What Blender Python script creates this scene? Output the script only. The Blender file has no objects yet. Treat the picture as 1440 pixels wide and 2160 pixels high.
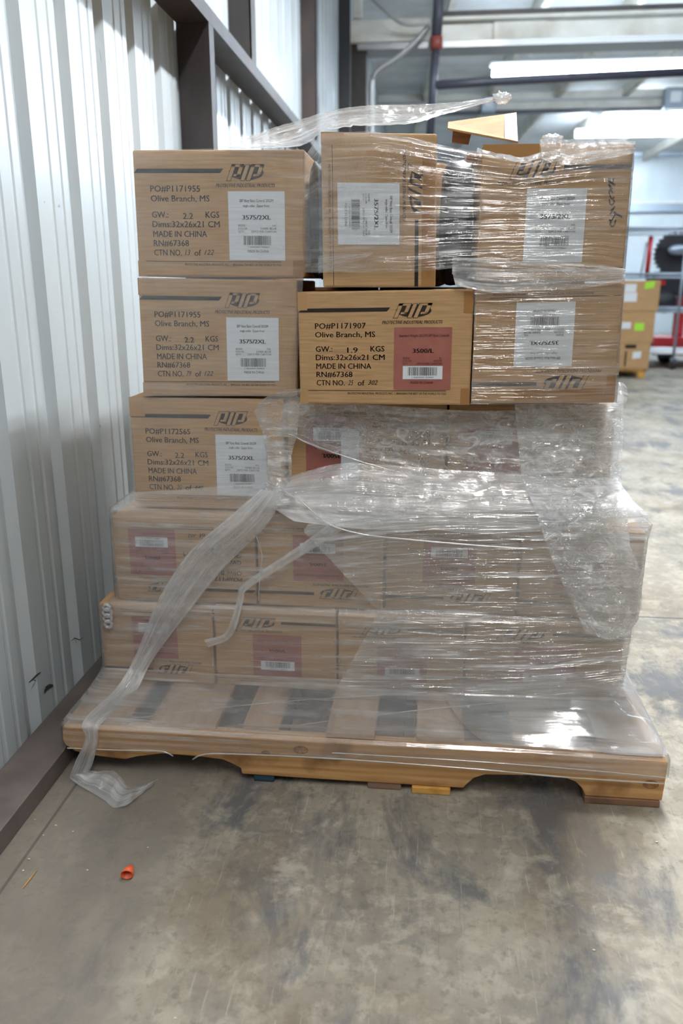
import bpy, bmesh, math, random
from mathutils import Vector, Matrix, noise
random.seed(7)
SC = bpy.context.scene
COL = SC.collection

# ------------------------------------------------------------------ camera
PITCH, YAW, FPX, CXP, CYP = math.radians(15.856), math.radians(6.011), 1690.0, 720.0, 1080.0
cam_data = bpy.data.cameras.new('camera')
cam = bpy.data.objects.new('camera', cam_data)
COL.objects.link(cam)
cam.location = (0, 0, 1.0)
cam.rotation_euler = (math.pi / 2 - PITCH, 0, YAW)
cam_data.sensor_fit = 'VERTICAL'
cam_data.sensor_height = 36.0
cam_data.lens = FPX / 2160 * 36.0
cam_data.clip_start = 0.05
cam_data.dof.use_dof = True
cam_data.dof.focus_distance = 1.6
cam_data.dof.aperture_fstop = 3.2
SC.camera = cam

# ------------------------------------------------------------------ world, exposure
world = bpy.data.worlds.new('world')
SC.world = world
world.use_nodes = True
WB = world.node_tree.nodes['Background']
WB.inputs[0].default_value = (0.86, 0.93, 1.0, 1)
WB.inputs[1].default_value = 0.08
SC.view_settings.view_transform = 'Standard'
SC.view_settings.look = 'None'
SC.view_settings.exposure = 0.1
SC.view_settings.gamma = 1.0
SC.view_settings.use_curve_mapping = False
SC.cycles.transparent_max_bounces = 24
SC.cycles.max_bounces = 8
SC.cycles.sample_clamp_indirect = 6.0
TUBE_NEAR, TUBE_FRONT, TUBE_FAR, TUBE_BACK = 600.0, 128.0, 42.0, 115.0        # emission strength of the fluorescent tubes
# fluorescent strip lights: x0, x1, y, z, strength
STRIPS = [   # start, end, axis, kind
    ((0.62, 2.2, 3.98), 2.4, 'Y', 'over', 'white fluorescent strip light overhead above the pallet load'),
    ((0.45, -2.3, 3.70), 2.4, 'Y', 'front', 'white fluorescent strip light overhead in front of the pallet load'),
    ((0.60, 6.2, 3.40), 2.4, 'X', 'far', 'white fluorescent strip light overhead halfway to the painted beam'),
    ((0.58, 9.50, 3.16), 2.4, 'X', 'far', 'long bright strip light hanging just beyond the painted steel beam'),
    ((3.02, 9.50, 3.16), 2.4, 'X', 'far', 'strip light continuing the bright run beyond the painted beam to the right'),
    ((2.62, 15.0, 3.58), 2.4, 'X', 'back', 'upper of the two distant strip lights before the back wall'),
    ((2.30, 14.6, 3.36), 2.4, 'X', 'back', 'lower of the two distant strip lights before the back wall'),
    ((5.50, 9.50, 3.16), 2.4, 'X', 'far', 'strip light at the right end of the bright run, past the frame'),
]

# ------------------------------------------------------------------ helpers
def lin(r, g, b):
    f = lambda c: (c / 255 / 12.92) if c / 255 <= 0.04045 else ((c / 255 + 0.055) / 1.055) ** 2.4
    return (f(r), f(g), f(b), 1)

CR = Vector((math.cos(YAW), math.sin(YAW), 0))
CW = Vector((-math.sin(YAW) * math.cos(PITCH), math.cos(YAW) * math.cos(PITCH), -math.sin(PITCH)))
CD = CW.cross(CR)
CAM = Vector((0, 0, 1.0))

def ray(x, y):
    return CR * ((x - CXP) / FPX) + CD * ((y - CYP) / FPX) + CW

def p(x, y, Y):
    r = ray(x, y)
    return CAM + r * (Y / r.y)

def pz(x, y, z=0.0):
    r = ray(x, y)
    return CAM + r * ((z - 1.0) / r.z)

def w(x, y, z):
    return Vector((x, y, z))

def link(name, mesh, parent=None):
    o = bpy.data.objects.new(name, mesh)
    COL.objects.link(o)
    if parent is not None:
        o.parent = parent
        o.matrix_parent_inverse = Matrix.Translation(-parent.location)
    return o

def tag(o, label, cat, group=None, kind=None):
    o['label'] = label
    o['category'] = cat
    if group: o['group'] = group
    if kind: o['kind'] = kind
    return o

def struct(o, label=None):
    o['kind'] = 'structure'
    if label: o['label'] = label
    return o

def empty(name, loc, label, cat, group=None):
    o = bpy.data.objects.new(name, None)
    COL.objects.link(o)
    o.location = loc
    o.empty_display_size = 0.05
    return tag(o, label, cat, group)

class MB:
    """collects faces into one mesh, several materials"""
    def __init__(self):
        self.v, self.f, self.m, self.mats, self.sm = [], [], [], [], []
    def mi(self, mat):
        if mat not in self.mats: self.mats.append(mat)
        return self.mats.index(mat)
    def add(self, verts, faces, mat, smooth=False):
        b = len(self.v); k = self.mi(mat)
        self.v += [tuple(x) for x in verts]
        for fc in faces:
            self.f.append([i + b for i in fc]); self.m.append(k); self.sm.append(smooth)
    def hexa(self, c, mat):
        self.add(c, [(0, 1, 2, 3), (7, 6, 5, 4), (0, 4, 5, 1), (1, 5, 6, 2), (2, 6, 7, 3), (3, 7, 4, 0)], mat)
    def box(self, lo, hi, mat, bev=0.0):
        (x0, y0, z0), (x1, y1, z1) = lo, hi
        c = [(x0, y0, z1), (x1, y0, z1), (x1, y0, z0), (x0, y0, z0), (x0, y1, z1), (x1, y1, z1), (x1, y1, z0), (x0, y1, z0)]
        if bev: self.bevhex(c, mat, bev)
        else: self.hexa([c[3], c[2], c[1], c[0], c[7], c[6], c[5], c[4]], mat)
    def bevhex(self, c, mat, bev):
        bm = bmesh.new()
        vs = [bm.verts.new(x) for x in c]
        for fc in [(0, 1, 2, 3), (7, 6, 5, 4), (0, 4, 5, 1), (1, 5, 6, 2), (2, 6, 7, 3), (3, 7, 4, 0)]:
            bm.faces.new([vs[i] for i in fc])
        bmesh.ops.recalc_face_normals(bm, faces=bm.faces)
        bmesh.ops.bevel(bm, geom=list(bm.edges), offset=bev, segments=2, affect='EDGES', profile=0.5)
        bm.verts.index_update()
        self.add([v.co.copy() for v in bm.verts], [[v.index for v in f.verts] for f in bm.faces], mat, False)
        bm.free()
    def tube(self, pts, r, mat, n=8, caps=True, flat=None):
        pts = [Vector(q) for q in pts]
        rings = []
        for i, q in enumerate(pts):
            d = (pts[min(i + 1, len(pts) - 1)] - pts[max(i - 1, 0)]).normalized()
            up = Vector((0, 0, 1)) if abs(d.z) < 0.9 else Vector((0, 1, 0))
            a = d.cross(up).normalized(); b = a.cross(d).normalized()
            rr = r[i] if isinstance(r, (list, tuple)) else r
            rings.append([q + a * rr * math.cos(2 * math.pi * k / n) + b * rr * math.sin(2 * math.pi * k / n) for k in range(n)])
        vs = [x for rg in rings for x in rg]
        fs = []
        for i in range(len(pts) - 1):
            for k in range(n):
                fs.append((i * n + k, i * n + (k + 1) % n, (i + 1) * n + (k + 1) % n, (i + 1) * n + k))
        if caps:
            fs.append(tuple(reversed(range(n)))); fs.append(tuple((len(pts) - 1) * n + k for k in range(n)))
        self.add(vs, fs, mat, True)
    def prism(self, poly, axis_vec, mat):
        poly = [Vector(q) for q in poly]; a = Vector(axis_vec); n = len(poly)
        fs = [tuple(range(n)), tuple(reversed(range(n, 2 * n)))]
        for i in range(n):
            j = (i + 1) % n
            fs.append((i, i + n, j + n, j))
        self.add(poly + [q + a for q in poly], fs, mat)
    def build(self, name, parent=None, recalc=True):
        me = bpy.data.meshes.new(name)
        me.from_pydata(self.v, [], self.f)
        for m in self.mats: me.materials.append(m)
        for i, pl in enumerate(me.polygons):
            pl.material_index = self.m[i]; pl.use_smooth = self.sm[i]
        if recalc:
            bm = bmesh.new(); bm.from_mesh(me)
            bmesh.ops.recalc_face_normals(bm, faces=bm.faces)
            bm.to_mesh(me); bm.free()
        me.update()
        return link(name, me, parent)

def catmull(pts, n):
    """n points spread evenly along a smooth curve through pts"""
    pts = [Vector(q) for q in pts]
    if len(pts) == 2:
        return [pts[0].lerp(pts[1], i / (n - 1)) for i in range(n)]
    ext = [pts[0] * 2 - pts[1]] + pts + [pts[-1] * 2 - pts[-2]]
    dense = []
    for i in range(1, len(ext) - 2):
        a, b, c, d = ext[i - 1:i + 3]
        for k in range(12):
            t = k / 12
            dense.append(0.5 * ((2 * b) + (c - a) * t + (2 * a - 5 * b + 4 * c - d) * t * t + (3 * b - a - 3 * c + d) * t ** 3))
    dense.append(pts[-1])
    L = [0]
    for i in range(1, len(dense)): L.append(L[-1] + (dense[i] - dense[i - 1]).length)
    out, j = [], 0
    for i in range(n):
        s = L[-1] * i / (n - 1)
        while j < len(L) - 2 and L[j + 1] < s: j += 1
        t = (s - L[j]) / max(L[j + 1] - L[j], 1e-9)
        out.append(dense[j].lerp(dense[j + 1], min(max(t, 0), 1)))
    return out

def polyline(pts, n):
    pts = [Vector(q) for q in pts]
    L = [0.0]
    for a, b in zip(pts[:-1], pts[1:]): L.append(L[-1] + (b - a).length)
    out, j = [], 0
    for i in range(n):
        q = L[-1] * i / (n - 1)
        while j < len(L) - 2 and L[j + 1] < q: j += 1
        out.append(pts[j].lerp(pts[j + 1], (q - L[j]) / max(L[j + 1] - L[j], 1e-9)))
    return out

# ------------------------------------------------------------------ materials
def new_mat(name):
    m = bpy.data.materials.new(name); m.use_nodes = True
    nt = m.node_tree
    return m, nt, nt.nodes, nt.links, nt.nodes['Principled BSDF']

def simple(name, col, rough=0.6, metal=0.0, spec=0.5):
    m, nt, N, L, b = new_mat(name)
    b.inputs['Base Color'].default_value = col
    b.inputs['Roughness'].default_value = rough
    b.inputs['Metallic'].default_value = metal
    b.inputs['Specular IOR Level'].default_value = spec
    return m

def emit(name, col, s):
    m, nt, N, L, b = new_mat(name)
    b.inputs['Base Color'].default_value = (0.8, 0.8, 0.8, 1)
    b.inputs['Emission Color'].default_value = col
    b.inputs['Emission Strength'].default_value = s
    return m

def noisy(name, c1, c2, scale=(8, 8, 8), rough=0.6, detail=4, bump=0.0, lo=0.35, hi=0.65, metal=0.0, spec=0.5, c3=None, scale3=2.0):
    m, nt, N, L, b = new_mat(name)
    tc = N.new('ShaderNodeTexCoord'); mp = N.new('ShaderNodeMapping'); mp.inputs['Scale'].default_value = scale
    nz = N.new('ShaderNodeTexNoise'); nz.inputs['Scale'].default_value = 1.0; nz.inputs['Detail'].default_value = detail
    rp = N.new('ShaderNodeValToRGB')
    rp.color_ramp.elements[0].position = lo; rp.color_ramp.elements[0].color = c1
    rp.color_ramp.elements[1].position = hi; rp.color_ramp.elements[1].color = c2
    L.new(tc.outputs['Object'], mp.inputs['Vector']); L.new(mp.outputs[0], nz.inputs['Vector'])
    L.new(nz.outputs['Fac'], rp.inputs[0])
    out = rp.outputs[0]
    if c3:
        n2 = N.new('ShaderNodeTexNoise'); n2.inputs['Scale'].default_value = scale3; n2.inputs['Detail'].default_value = 5
        L.new(tc.outputs['Object'], n2.inputs['Vector'])
        r2 = N.new('ShaderNodeValToRGB'); r2.color_ramp.elements[0].position = 0.5; r2.color_ramp.elements[1].position = 0.68
        mx = N.new('ShaderNodeMix'); mx.data_type = 'RGBA'
        L.new(n2.outputs['Fac'], r2.inputs[0]); L.new(r2.outputs[0], mx.inputs[0]); L.new(out, mx.inputs[6])
        mx.inputs[7].default_value = c3
        out = mx.outputs[2]
    L.new(out, b.inputs['Base Color'])
    b.inputs['Roughness'].default_value = rough; b.inputs['Metallic'].default_value = metal
    b.inputs['Specular IOR Level'].default_value = spec
    if bump:
        bp = N.new('ShaderNodeBump'); bp.inputs['Strength'].default_value = bump; bp.inputs['Distance'].default_value = 0.002
        L.new(nz.outputs['Fac'], bp.inputs['Height']); L.new(bp.outputs[0], b.inputs['Normal'])
    return m

M_CARD = noisy('cardboard', lin(166, 132, 94), lin(182, 147, 106), (14, 14, 220), 0.75, 3, 0.12, spec=0.25)
M_CARD_PALE = noisy('pale_cardboard', lin(150, 122, 88), lin(162, 134, 98), (20, 20, 60), 0.8, 3, 0.08, spec=0.2)
M_INK = simple('black_print', lin(44, 38, 36), 0.7, spec=0.2)
M_INK_SOFT = simple('grey_print', lin(120, 112, 104), 0.7, spec=0.2)
M_INK_RED = simple('print_on_red_label', lin(86, 44, 40), 0.7, spec=0.2)
M_PEN = simple('marker_pen', lin(30, 28, 34), 0.6)
M_PAPER = simple('white_label_paper', lin(214, 218, 222), 0.55)
M_RED = noisy('red_label_paper', lin(146, 84, 72), lin(152, 92, 80), (30, 30, 30), 0.6)
M_TAPE = simple('brown_packing_tape', lin(150, 108, 62), 0.5, spec=0.3)
M_TAPE_CLEAR = simple('tan_packing_tape', lin(172, 134, 92), 0.45, spec=0.3)
M_WALL = noisy('painted_metal_wall', lin(186, 195, 200), lin(196, 204, 209), (3, 3, 0.7), 0.25, 4, 0.03, c3=lin(180, 187, 190), scale3=1.2)
M_STEEL = noisy('dark_primed_steel', lin(44, 38, 37), lin(60, 53, 53), (9, 9, 4), 0.5, 6, 0.08, c3=lin(66, 52, 45), scale3=3)
M_CURB = noisy('curb_steel', lin(86, 78, 74), lin(108, 98, 94), (7, 5, 7), 0.6, 6, 0.1, c3=lin(74, 68, 66), scale3=4)
M_WHITE = noisy('white_painted_steel', lin(214, 212, 202), lin(232, 230, 222), (3, 3, 8), 0.5, 4, c3=lin(196, 190, 176), scale3=2.5)
M_ROOF = noisy('roof_insulation', lin(218, 222, 224), lin(232, 235, 238), (0.6, 3, 3), 0.7, 4, c3=lin(200, 202, 202), scale3=1.3)
M_PIPE = simple('dark_pipe', lin(62, 62, 74), 0.45)
M_PIPE_RED = simple('red_pipe_fitting', lin(128, 60, 50), 0.5)
M_CONDUIT = simple('galvanized_conduit', lin(168, 168, 168), 0.4, 0.5)
M_TUBES = {'over': emit('fluorescent_tube_over', (0.93, 0.97, 1.0, 1), TUBE_NEAR), 'front': emit('fluorescent_tube_front', (1.0, 0.985, 0.955, 1), TUBE_FRONT), 'back': emit('fluorescent_tube_back', (0.74, 0.87, 1.0, 1), TUBE_BACK), 'far': emit('fluorescent_tube_far', (0.74, 0.87, 1.0, 1), TUBE_FAR)}
M_HOUSING = simple('strip_light_housing', lin(226, 230, 234), 0.4)
M_GALV = simple('galvanized_wire', lin(150, 160, 172), 0.35, 0.6)
M_MACHRED = simple('red_machine_paint', lin(170, 34, 38), 0.4)
M_BLACK = simple('black_rubber', lin(30, 30, 34), 0.5)
M_GREEN = simple('green_sticker', lin(160, 220, 60), 0.6)
M_WOODS = []

def wood(name, c1, c2, c3, axis=0):
    m, nt, N, L, b = new_mat(name)
    tc = N.new('ShaderNodeTexCoord'); mp = N.new('ShaderNodeMapping')
    sc = [34, 34, 34]; sc[axis] = 2.2
    mp.inputs['Scale'].default_value = sc
    L.new(tc.outputs['Object'], mp.inputs['Vector'])
    nz = N.new('ShaderNodeTexNoise'); nz.inputs['Scale'].default_value = 1.4; nz.inputs['Detail'].default_value = 5; nz.inputs['Distortion'].default_value = 1.4
    L.new(mp.outputs[0], nz.inputs['Vector'])
    wv = N.new('ShaderNodeTexWave'); wv.wave_type = 'BANDS'; wv.bands_direction = 'Z'
    wv.inputs['Scale'].default_value = 0.55; wv.inputs['Distortion'].default_value = 11.0; wv.inputs['Detail'].default_value = 2.5; wv.inputs['Detail Scale'].default_value = 0.7
    L.new(mp.outputs[0], wv.inputs['Vector'])
    mx = N.new('ShaderNodeMix'); mx.data_type = 'FLOAT'; mx.inputs[0].default_value = 0.22
    L.new(nz.outputs['Fac'], mx.inputs[2]); L.new(wv.outputs['Fac'], mx.inputs[3])
    rp = N.new('ShaderNodeValToRGB'); e = rp.color_ramp.elements
    e[0].position = 0.25; e[0].color = c1; e[1].position = 0.7; e[1].color = c2
    L.new(mx.outputs[0], rp.inputs[0])
    n2 = N.new('ShaderNodeTexNoise'); n2.inputs['Scale'].default_value = 9; n2.inputs['Detail'].default_value = 4
    L.new(tc.outputs['Object'], n2.inputs['Vector'])
    r2 = N.new('ShaderNodeValToRGB'); r2.color_ramp.elements[0].position = 0.58; r2.color_ramp.elements[1].position = 0.74
    L.new(n2.outputs['Fac'], r2.inputs[0])
    m2 = N.new('ShaderNodeMix'); m2.data_type = 'RGBA'
    L.new(r2.outputs[0], m2.inputs[0]); L.new(rp.outputs[0], m2.inputs[6]); m2.inputs[7].default_value = c3
    L.new(m2.outputs[2], b.inputs['Base Color'])
    b.inputs['Roughness'].default_value = 0.72; b.inputs['Specular IOR Level'].default_value = 0.25
    bp = N.new('ShaderNodeBump'); bp.inputs['Strength'].default_value = 0.25; bp.inputs['Distance'].default_value = 0.002
    L.new(mx.outputs[0], bp.inputs['Height']); L.new(bp.outputs[0], b.inputs['Normal'])
    return m
M_STRINGER = wood('pine_stringer', lin(164, 120, 72), lin(200, 158, 108), lin(130, 90, 54), 0)
M_DECK = wood('weathered_deck_board', lin(146, 118, 92), lin(176, 148, 120), lin(108, 88, 70), 1)
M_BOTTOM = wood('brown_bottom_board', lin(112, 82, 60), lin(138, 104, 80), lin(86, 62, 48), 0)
M_YELLOWWOOD = wood('yellow_orange_wood', lin(186, 134, 62), lin(206, 158, 84), lin(150, 104, 48), 0)
M_PINKWOOD = wood('rough_pinkish_wood', lin(118, 90, 76), lin(142, 112, 96), lin(88, 66, 56), 0)
M_BLUEWOOD = wood('blue_painted_wood', lin(34, 52, 66), lin(48, 70, 84), lin(50, 50, 50), 0)

def floor_mat():
    m, nt, N, L, b = new_mat('concrete_floor')
    tc = N.new('ShaderNodeTexCoord')
    def nz(scale, detail, sx=1, sy=1, dist=0.0, rot=0):
        mp = N.new('ShaderNodeMapping'); mp.inputs['Scale'].default_value = (sx, sy, 1); mp.inputs['Rotation'].default_value = (0, 0, rot)
        L.new(tc.outputs['Object'], mp.inputs['Vector'])
        n = N.new('ShaderNodeTexNoise'); n.inputs['Scale'].default_value = scale; n.inputs['Detail'].default_value = detail; n.inputs['Distortion'].default_value = dist
        n.inputs['Roughness'].default_value = 0.66
        L.new(mp.outputs[0], n.inputs['Vector']); return n.outputs['Fac']
    def ramp(x, lo, hi, a=(0, 0, 0, 1), c=(1, 1, 1, 1)):
        r = N.new('ShaderNodeValToRGB'); r.color_ramp.elements[0].position = lo; r.color_ramp.elements[1].position = hi
        r.color_ramp.elements[0].color = a; r.color_ramp.elements[1].color = c
        L.new(x, r.inputs[0]); return r.outputs[0]
    def mix(fac, a, c):
        x = N.new('ShaderNodeMix'); x.data_type = 'RGBA'
        L.new(fac, x.inputs[0])
        for i, s in ((6, a), (7, c)):
            if hasattr(s, 'links') or not isinstance(s, tuple): L.new(s, x.inputs[i])
            else: x.inputs[i].default_value = s
        return x.outputs[2]
    def mul(a, k):
        x = N.new('ShaderNodeMath'); x.operation = 'MULTIPLY'
        L.new(a, x.inputs[0])
        if isinstance(k, float): x.inputs[1].default_value = k
        else: L.new(k, x.inputs[1])
        return x.outputs[0]
    base = ramp(nz(2.6, 12), 0.36, 0.64, lin(106, 99, 89), lin(152, 144, 129))
    base = mix(mul(ramp(nz(20, 10), 0.5, 0.62), 0.55), base, lin(166, 158, 142))
    base = mix(mul(ramp(nz(45, 8), 0.54, 0.62), 0.45), base, lin(92, 88, 80))
    base = mix(mul(ramp(nz(3.4, 12, 1.5, 0.7, 0.4), 0.51, 0.60), 0.8), base, lin(80, 81, 85))
    base = mix(mul(ramp(nz(2.1, 12, 1, 1, 0.3, 1.2), 0.53, 0.64), 0.55), base, lin(106, 92, 74))
    base = mix(mul(ramp(nz(8.0, 12, 1, 1, 0.6, 0.3), 0.56, 0.66), 0.5), base, lin(170, 163, 147))
    base = mix(mul(ramp(nz(150, 3, 1, 0.05, 0.0, 0.6), 0.62, 0.70), 0.28), base, lin(182, 178, 164))
    base = mix(mul(ramp(nz(130, 3, 1, 0.05, 0.0, -0.5), 0.63, 0.71), 0.3), base, lin(84, 82, 78))
    # smoother dirtier strip along the wall, saw-cut joints
    sep = N.new('ShaderNodeSeparateXYZ'); L.new(tc.outputs['Object'], sep.inputs[0])
    mr = N.new('ShaderNodeMapRange'); mr.inputs[1].default_value = -0.5; mr.inputs[2].default_value = -0.42
    mr.inputs[3].default_value = 1; mr.inputs[4].default_value = 0
    ad = N.new('ShaderNodeMath'); ad.operation = 'ADD'
    L.new(sep.outputs[0], ad.inputs[0]); L.new(mul(nz(3, 4), -0.35), ad.inputs[1])
    a2 = N.new('ShaderNodeMath'); a2.operation = 'ADD'; L.new(ad.outputs[0], a2.inputs[0]); a2.inputs[1].default_value = 0.16
    L.new(a2.outputs[0], mr.inputs[0])
    base = mix(mul(mr.outputs[0], 0.72), base, lin(114, 107, 99))
    def groove(out, at, half):
        s = N.new('ShaderNodeMath'); s.operation = 'SUBTRACT'; L.new(out, s.inputs[0]); s.inputs[1].default_value = at
        ab = N.new('ShaderNodeMath'); ab.operation = 'ABSOLUTE'; L.new(s.outputs[0], ab.inputs[0])
        lt = N.new('ShaderNodeMath'); lt.operation = 'LESS_THAN'; L.new(ab.outputs[0], lt.inputs[0]); lt.inputs[1].default_value = half
        return lt.outputs[0]
    for at, h in ((2.406, 0.004), (6.6, 0.006), (12.0, 0.008)):
        base = mix(groove(sep.outputs[1], at, h), base, lin(58, 56, 54))
    base = mix(mul(groove(sep.outputs[0], -0.70, 0.003), 0.6), base, lin(70, 62, 56))
    L.new(base, b.inputs['Base Color'])
    rr = ramp(nz(5, 6), 0.35, 0.7, (0.5, 0.5, 0.5, 1), (0.7, 0.7, 0.7, 1))
    L.new(rr, b.inputs['Roughness'])
    b.inputs['Specular IOR Level'].default_value = 0.25
    bp = N.new('ShaderNodeBump'); bp.inputs['Strength'].default_value = 0.12; bp.inputs['Distance'].default_value = 0.003
    L.new(nz(30, 8), bp.inputs['Height']); L.new(bp.outputs[0], b.inputs['Normal'])
    return m
M_FLOOR = floor_mat()

def film_mat(name, base, amp, su=3.0, sv=75.0, bump=0.5, crumple=0.0, rough=0.13, spec=1.6, tint=(0.80, 0.81, 0.825, 1)):
    """thin stretch film: clear with milky streaks along u, glossy, wrinkled"""
    m = bpy.data.materials.new(name); m.use_nodes = True
    nt = m.node_tree; N, L = nt.nodes, nt.links
    N.clear()
    out = N.new('ShaderNodeOutputMaterial')
    uv = N.new('ShaderNodeTexCoord')
    def tex(sx, sy, detail=3, rough_=0.55, dist=0.0):
        mp = N.new('ShaderNodeMapping'); mp.inputs['Scale'].default_value = (sx, sy, 1)
        L.new(uv.outputs['UV'], mp.inputs['Vector'])
        n = N.new('ShaderNodeTexNoise'); n.noise_dimensions = '2D'; n.inputs['Scale'].default_value = 1
        n.inputs['Detail'].default_value = detail; n.inputs['Roughness'].default_value = rough_; n.inputs['Distortion'].default_value = dist
        L.new(mp.outputs[0], n.inputs['Vector']); return n.outputs['Fac']
    def rng(x, a, b, c, d):
        r = N.new('ShaderNodeMapRange'); r.clamp = True
        for i, q in enumerate((a, b, c, d)): r.inputs[i + 1].default_value = q
        L.new(x, r.inputs[0]); return r.outputs[0]
    def op(o, a, b):
        x = N.new('ShaderNodeMath'); x.operation = o; x.use_clamp = (o == 'ADD')
        for i, q in enumerate((a, b)):
            if isinstance(q, (int, float)): x.inputs[i].default_value = q
            else: L.new(q, x.inputs[i])
        return x.outputs[0]
    streak = rng(tex(su, sv, 4), 0.42, 0.72, 0, 1)
    fine = rng(tex(su * 3, sv * 3.2, 2), 0.5, 0.75, 0, 1)
    patch = rng(tex(5, 9, 4, 0.6), 0.35, 0.68, 0.15, 1.25)
    h = op('MULTIPLY', op('ADD', op('MULTIPLY', streak, amp), op('MULTIPLY', fine, amp * 0.55)), patch)
    if crumple:
        cr = op('POWER', rng(tex(30, 44, 6, 0.72, 1.0), 0.45, 0.74, 0, 1), 1.5)
        h = op('ADD', h, op('MULTIPLY', cr, crumple))
    haze = op('ADD', h, base)
    tr = N.new('ShaderNodeBsdfTransparent'); tr.inputs[0].default_value = (0.975, 0.975, 0.975, 1)
    df = N.new('ShaderNodeBsdfDiffuse'); df.inputs[0].default_value = tint
    tl = N.new('ShaderNodeBsdfTranslucent'); tl.inputs[0].default_value = tint
    m0 = N.new('ShaderNodeMixShader'); m0.inputs[0].default_value = 0.4
    L.new(df.outputs[0], m0.inputs[1]); L.new(tl.outputs[0], m0.inputs[2])
    m1 = N.new('ShaderNodeMixShader'); L.new(haze, m1.inputs[0]); L.new(tr.outputs[0], m1.inputs[1]); L.new(m0.outputs[0], m1.inputs[2])
    hh = op('ADD', op('MULTIPLY', streak, 0.6), op('MULTIPLY', fine, 0.4))
    hh2 = op('ADD', op('MULTIPLY', tex(24, 30, 5, 0.65, 0.8), 1.2 if crumple else 0.45), op('MULTIPLY', hh, 0.5))
    bp = N.new('ShaderNodeBump'); bp.inputs['Strength'].default_value = bump; bp.inputs['Distance'].default_value = 0.006
    L.new(hh2, bp.inputs['Height'])
    gl = N.new('ShaderNodeBsdfGlossy'); gl.inputs['Color'].default_value = (1, 1, 1, 1); gl.inputs['Roughness'].default_value = rough
    L.new(bp.outputs[0], gl.inputs['Normal'])
    fr = N.new('ShaderNodeLayerWeight'); fr.inputs[0].default_value = 0.5
    L.new(bp.outputs[0], fr.inputs['Normal'])
    ff = op('ADD', op('MULTIPLY', op('POWER', fr.outputs['Facing'], 4.0), 0.55), 0.085 * spec)
    m2 = N.new('ShaderNodeMixShader'); L.new(ff, m2.inputs[0]); L.new(m1.outputs[0], m2.inputs[1]); L.new(gl.outputs[0], m2.inputs[2])
    L.new(m2.outputs[0], out.inputs['Surface'])
    return m
F_MAIN = film_mat('stretch_film', 0.15, 0.36, 2.2, 60, 0.45)
F_SKIRT = film_mat('stretch_film_skirt', 0.26, 0.36, 1.2, 26, 0.3, rough=0.16, spec=1.6)
F_PUFF = film_mat('stretch_film_puffed', 0.12, 0.2, 2.0, 20, 0.12, rough=0.16, spec=2.4)
F_RIGHT = film_mat('stretch_film_glossy', 0.06, 0.55, 2.6, 62, 0.8, rough=0.12, spec=2.4, tint=(0.88, 0.89, 0.90, 1))
F_HEM = film_mat('stretch_film_hem', 0.08, 0.4, 1.0, 110, 0.3)
F_CLEAR = film_mat('stretch_film_single_layer', 0.03, 0.16, 2.0, 70, 0.3, spec=1.2)
F_UPPER = film_mat('stretch_film_upper', 0.05, 0.34, 2.4, 80, 0.5)
F_BUNCH = film_mat('bunched_stretch_film', 0.20, 0.45, 4, 50, 1.0, 0.65, 0.12, 2.6, tint=(0.93, 0.94, 0.95, 1))
F_BAND = film_mat('gathered_stretch_film', 0.16, 0.7, 3, 110, 0.9, 0.22, 0.12, 2.2)
F_TAIL = film_mat('loose_stretch_film', 0.34, 0.45, 1.6, 60, 0.6, 0.10, 0.16, 2.0)
F_ROPE = film_mat('rolled_film_edge', 0.5, 0.35, 3, 20, 0.6, 0.15, 0.18, 2.0)

# ------------------------------------------------------------------ room shell
def plane_grid(name, x0, x1, y0, y1, z, mat):
    mb = MB(); mb.add([(x0, y0, z), (x1, y0, z), (x1, y1, z), (x0, y1, z)], [(0, 1, 2, 3)], mat)
    return mb.build(name, recalc=False)
XW = -0.845
struct(plane_grid('floor', XW - 0.1, 12, -3.5, 18.2, 0, M_FLOOR))

def wall_profile():
    pts = []; pitch = 0.230; y = 1.752 - pitch * 24
    while y < 18.2:
        pts += [(y - 0.050, 0), (y - 0.034, -0.018), (y - 0.004, -0.018), (y + 0.016, 0)]
        for c in (0.088, 0.142):
            pts += [(y + c - 0.010, 0), (y + c - 0.004, -0.0022), (y + c + 0.004, -0.0022), (y + c + 0.010, 0)]
        y += pitch
    return pts
mb = MB()
prof = wall_profile()
vs, fs = [], []
for (yy, dx) in prof:
    vs += [(XW + dx, yy, 0.0), (XW + dx, yy, 5.2)]
for i in range(len(prof) - 1):
    fs.append((2 * i, 2 * i + 2, 2 * i + 3, 2 * i + 1))
mb.add(vs, fs, M_WALL)
M_SCUFF = simple('wall_scuff', lin(58, 58, 58), 0.8)
def scuff(pts, wd):
    pts = [ray(*q) for q in pts]; pts = [CAM + r * ((XW + 0.0015) / r.x) for r in pts]
    for k, (a, b) in enumerate(zip(pts[:-1], pts[1:])):
        d = (b - a).normalized(); n_ = Vector((1, 0, 0)).cross(d) * wd
        w0, w1 = (0.4 + 0.6 * math.sin(math.pi * k / max(len(pts) - 1, 1))), (0.4 + 0.6 * math.sin(math.pi * (k + 1) / max(len(pts) - 1, 1)))
        mb.add([a - n_ * w0, a + n_ * w0, b + n_ * w1, b - n_ * w1], [(0, 1, 2, 3)], M_SCUFF)
scuff([(209, 102), (212, 118), (214, 134)], 0.0012); scuff([(228, 116), (230, 130), (231, 146)], 0.0018)
scuff([(61, 1440), (70, 1432), (78, 1424), (86, 1418)], 0.003); scuff([(68, 1434), (76, 1436)], 0.002)
scuff([(94, 1462), (96, 1454), (103, 1448), (112, 1446)], 0.006); scuff([(150, 1352), (158, 1346), (168, 1350), (176, 1344)], 0.0015); scuff([(155, 1344), (162, 1356)], 0.0015)
scuff([(93, 424), (95, 428)], 0.002); scuff([(124, 431), (127, 436)], 0.002); scuff([(371, 164), (374, 170)], 0.005); scuff([(210, 896), (212, 902)], 0.003)
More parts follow.
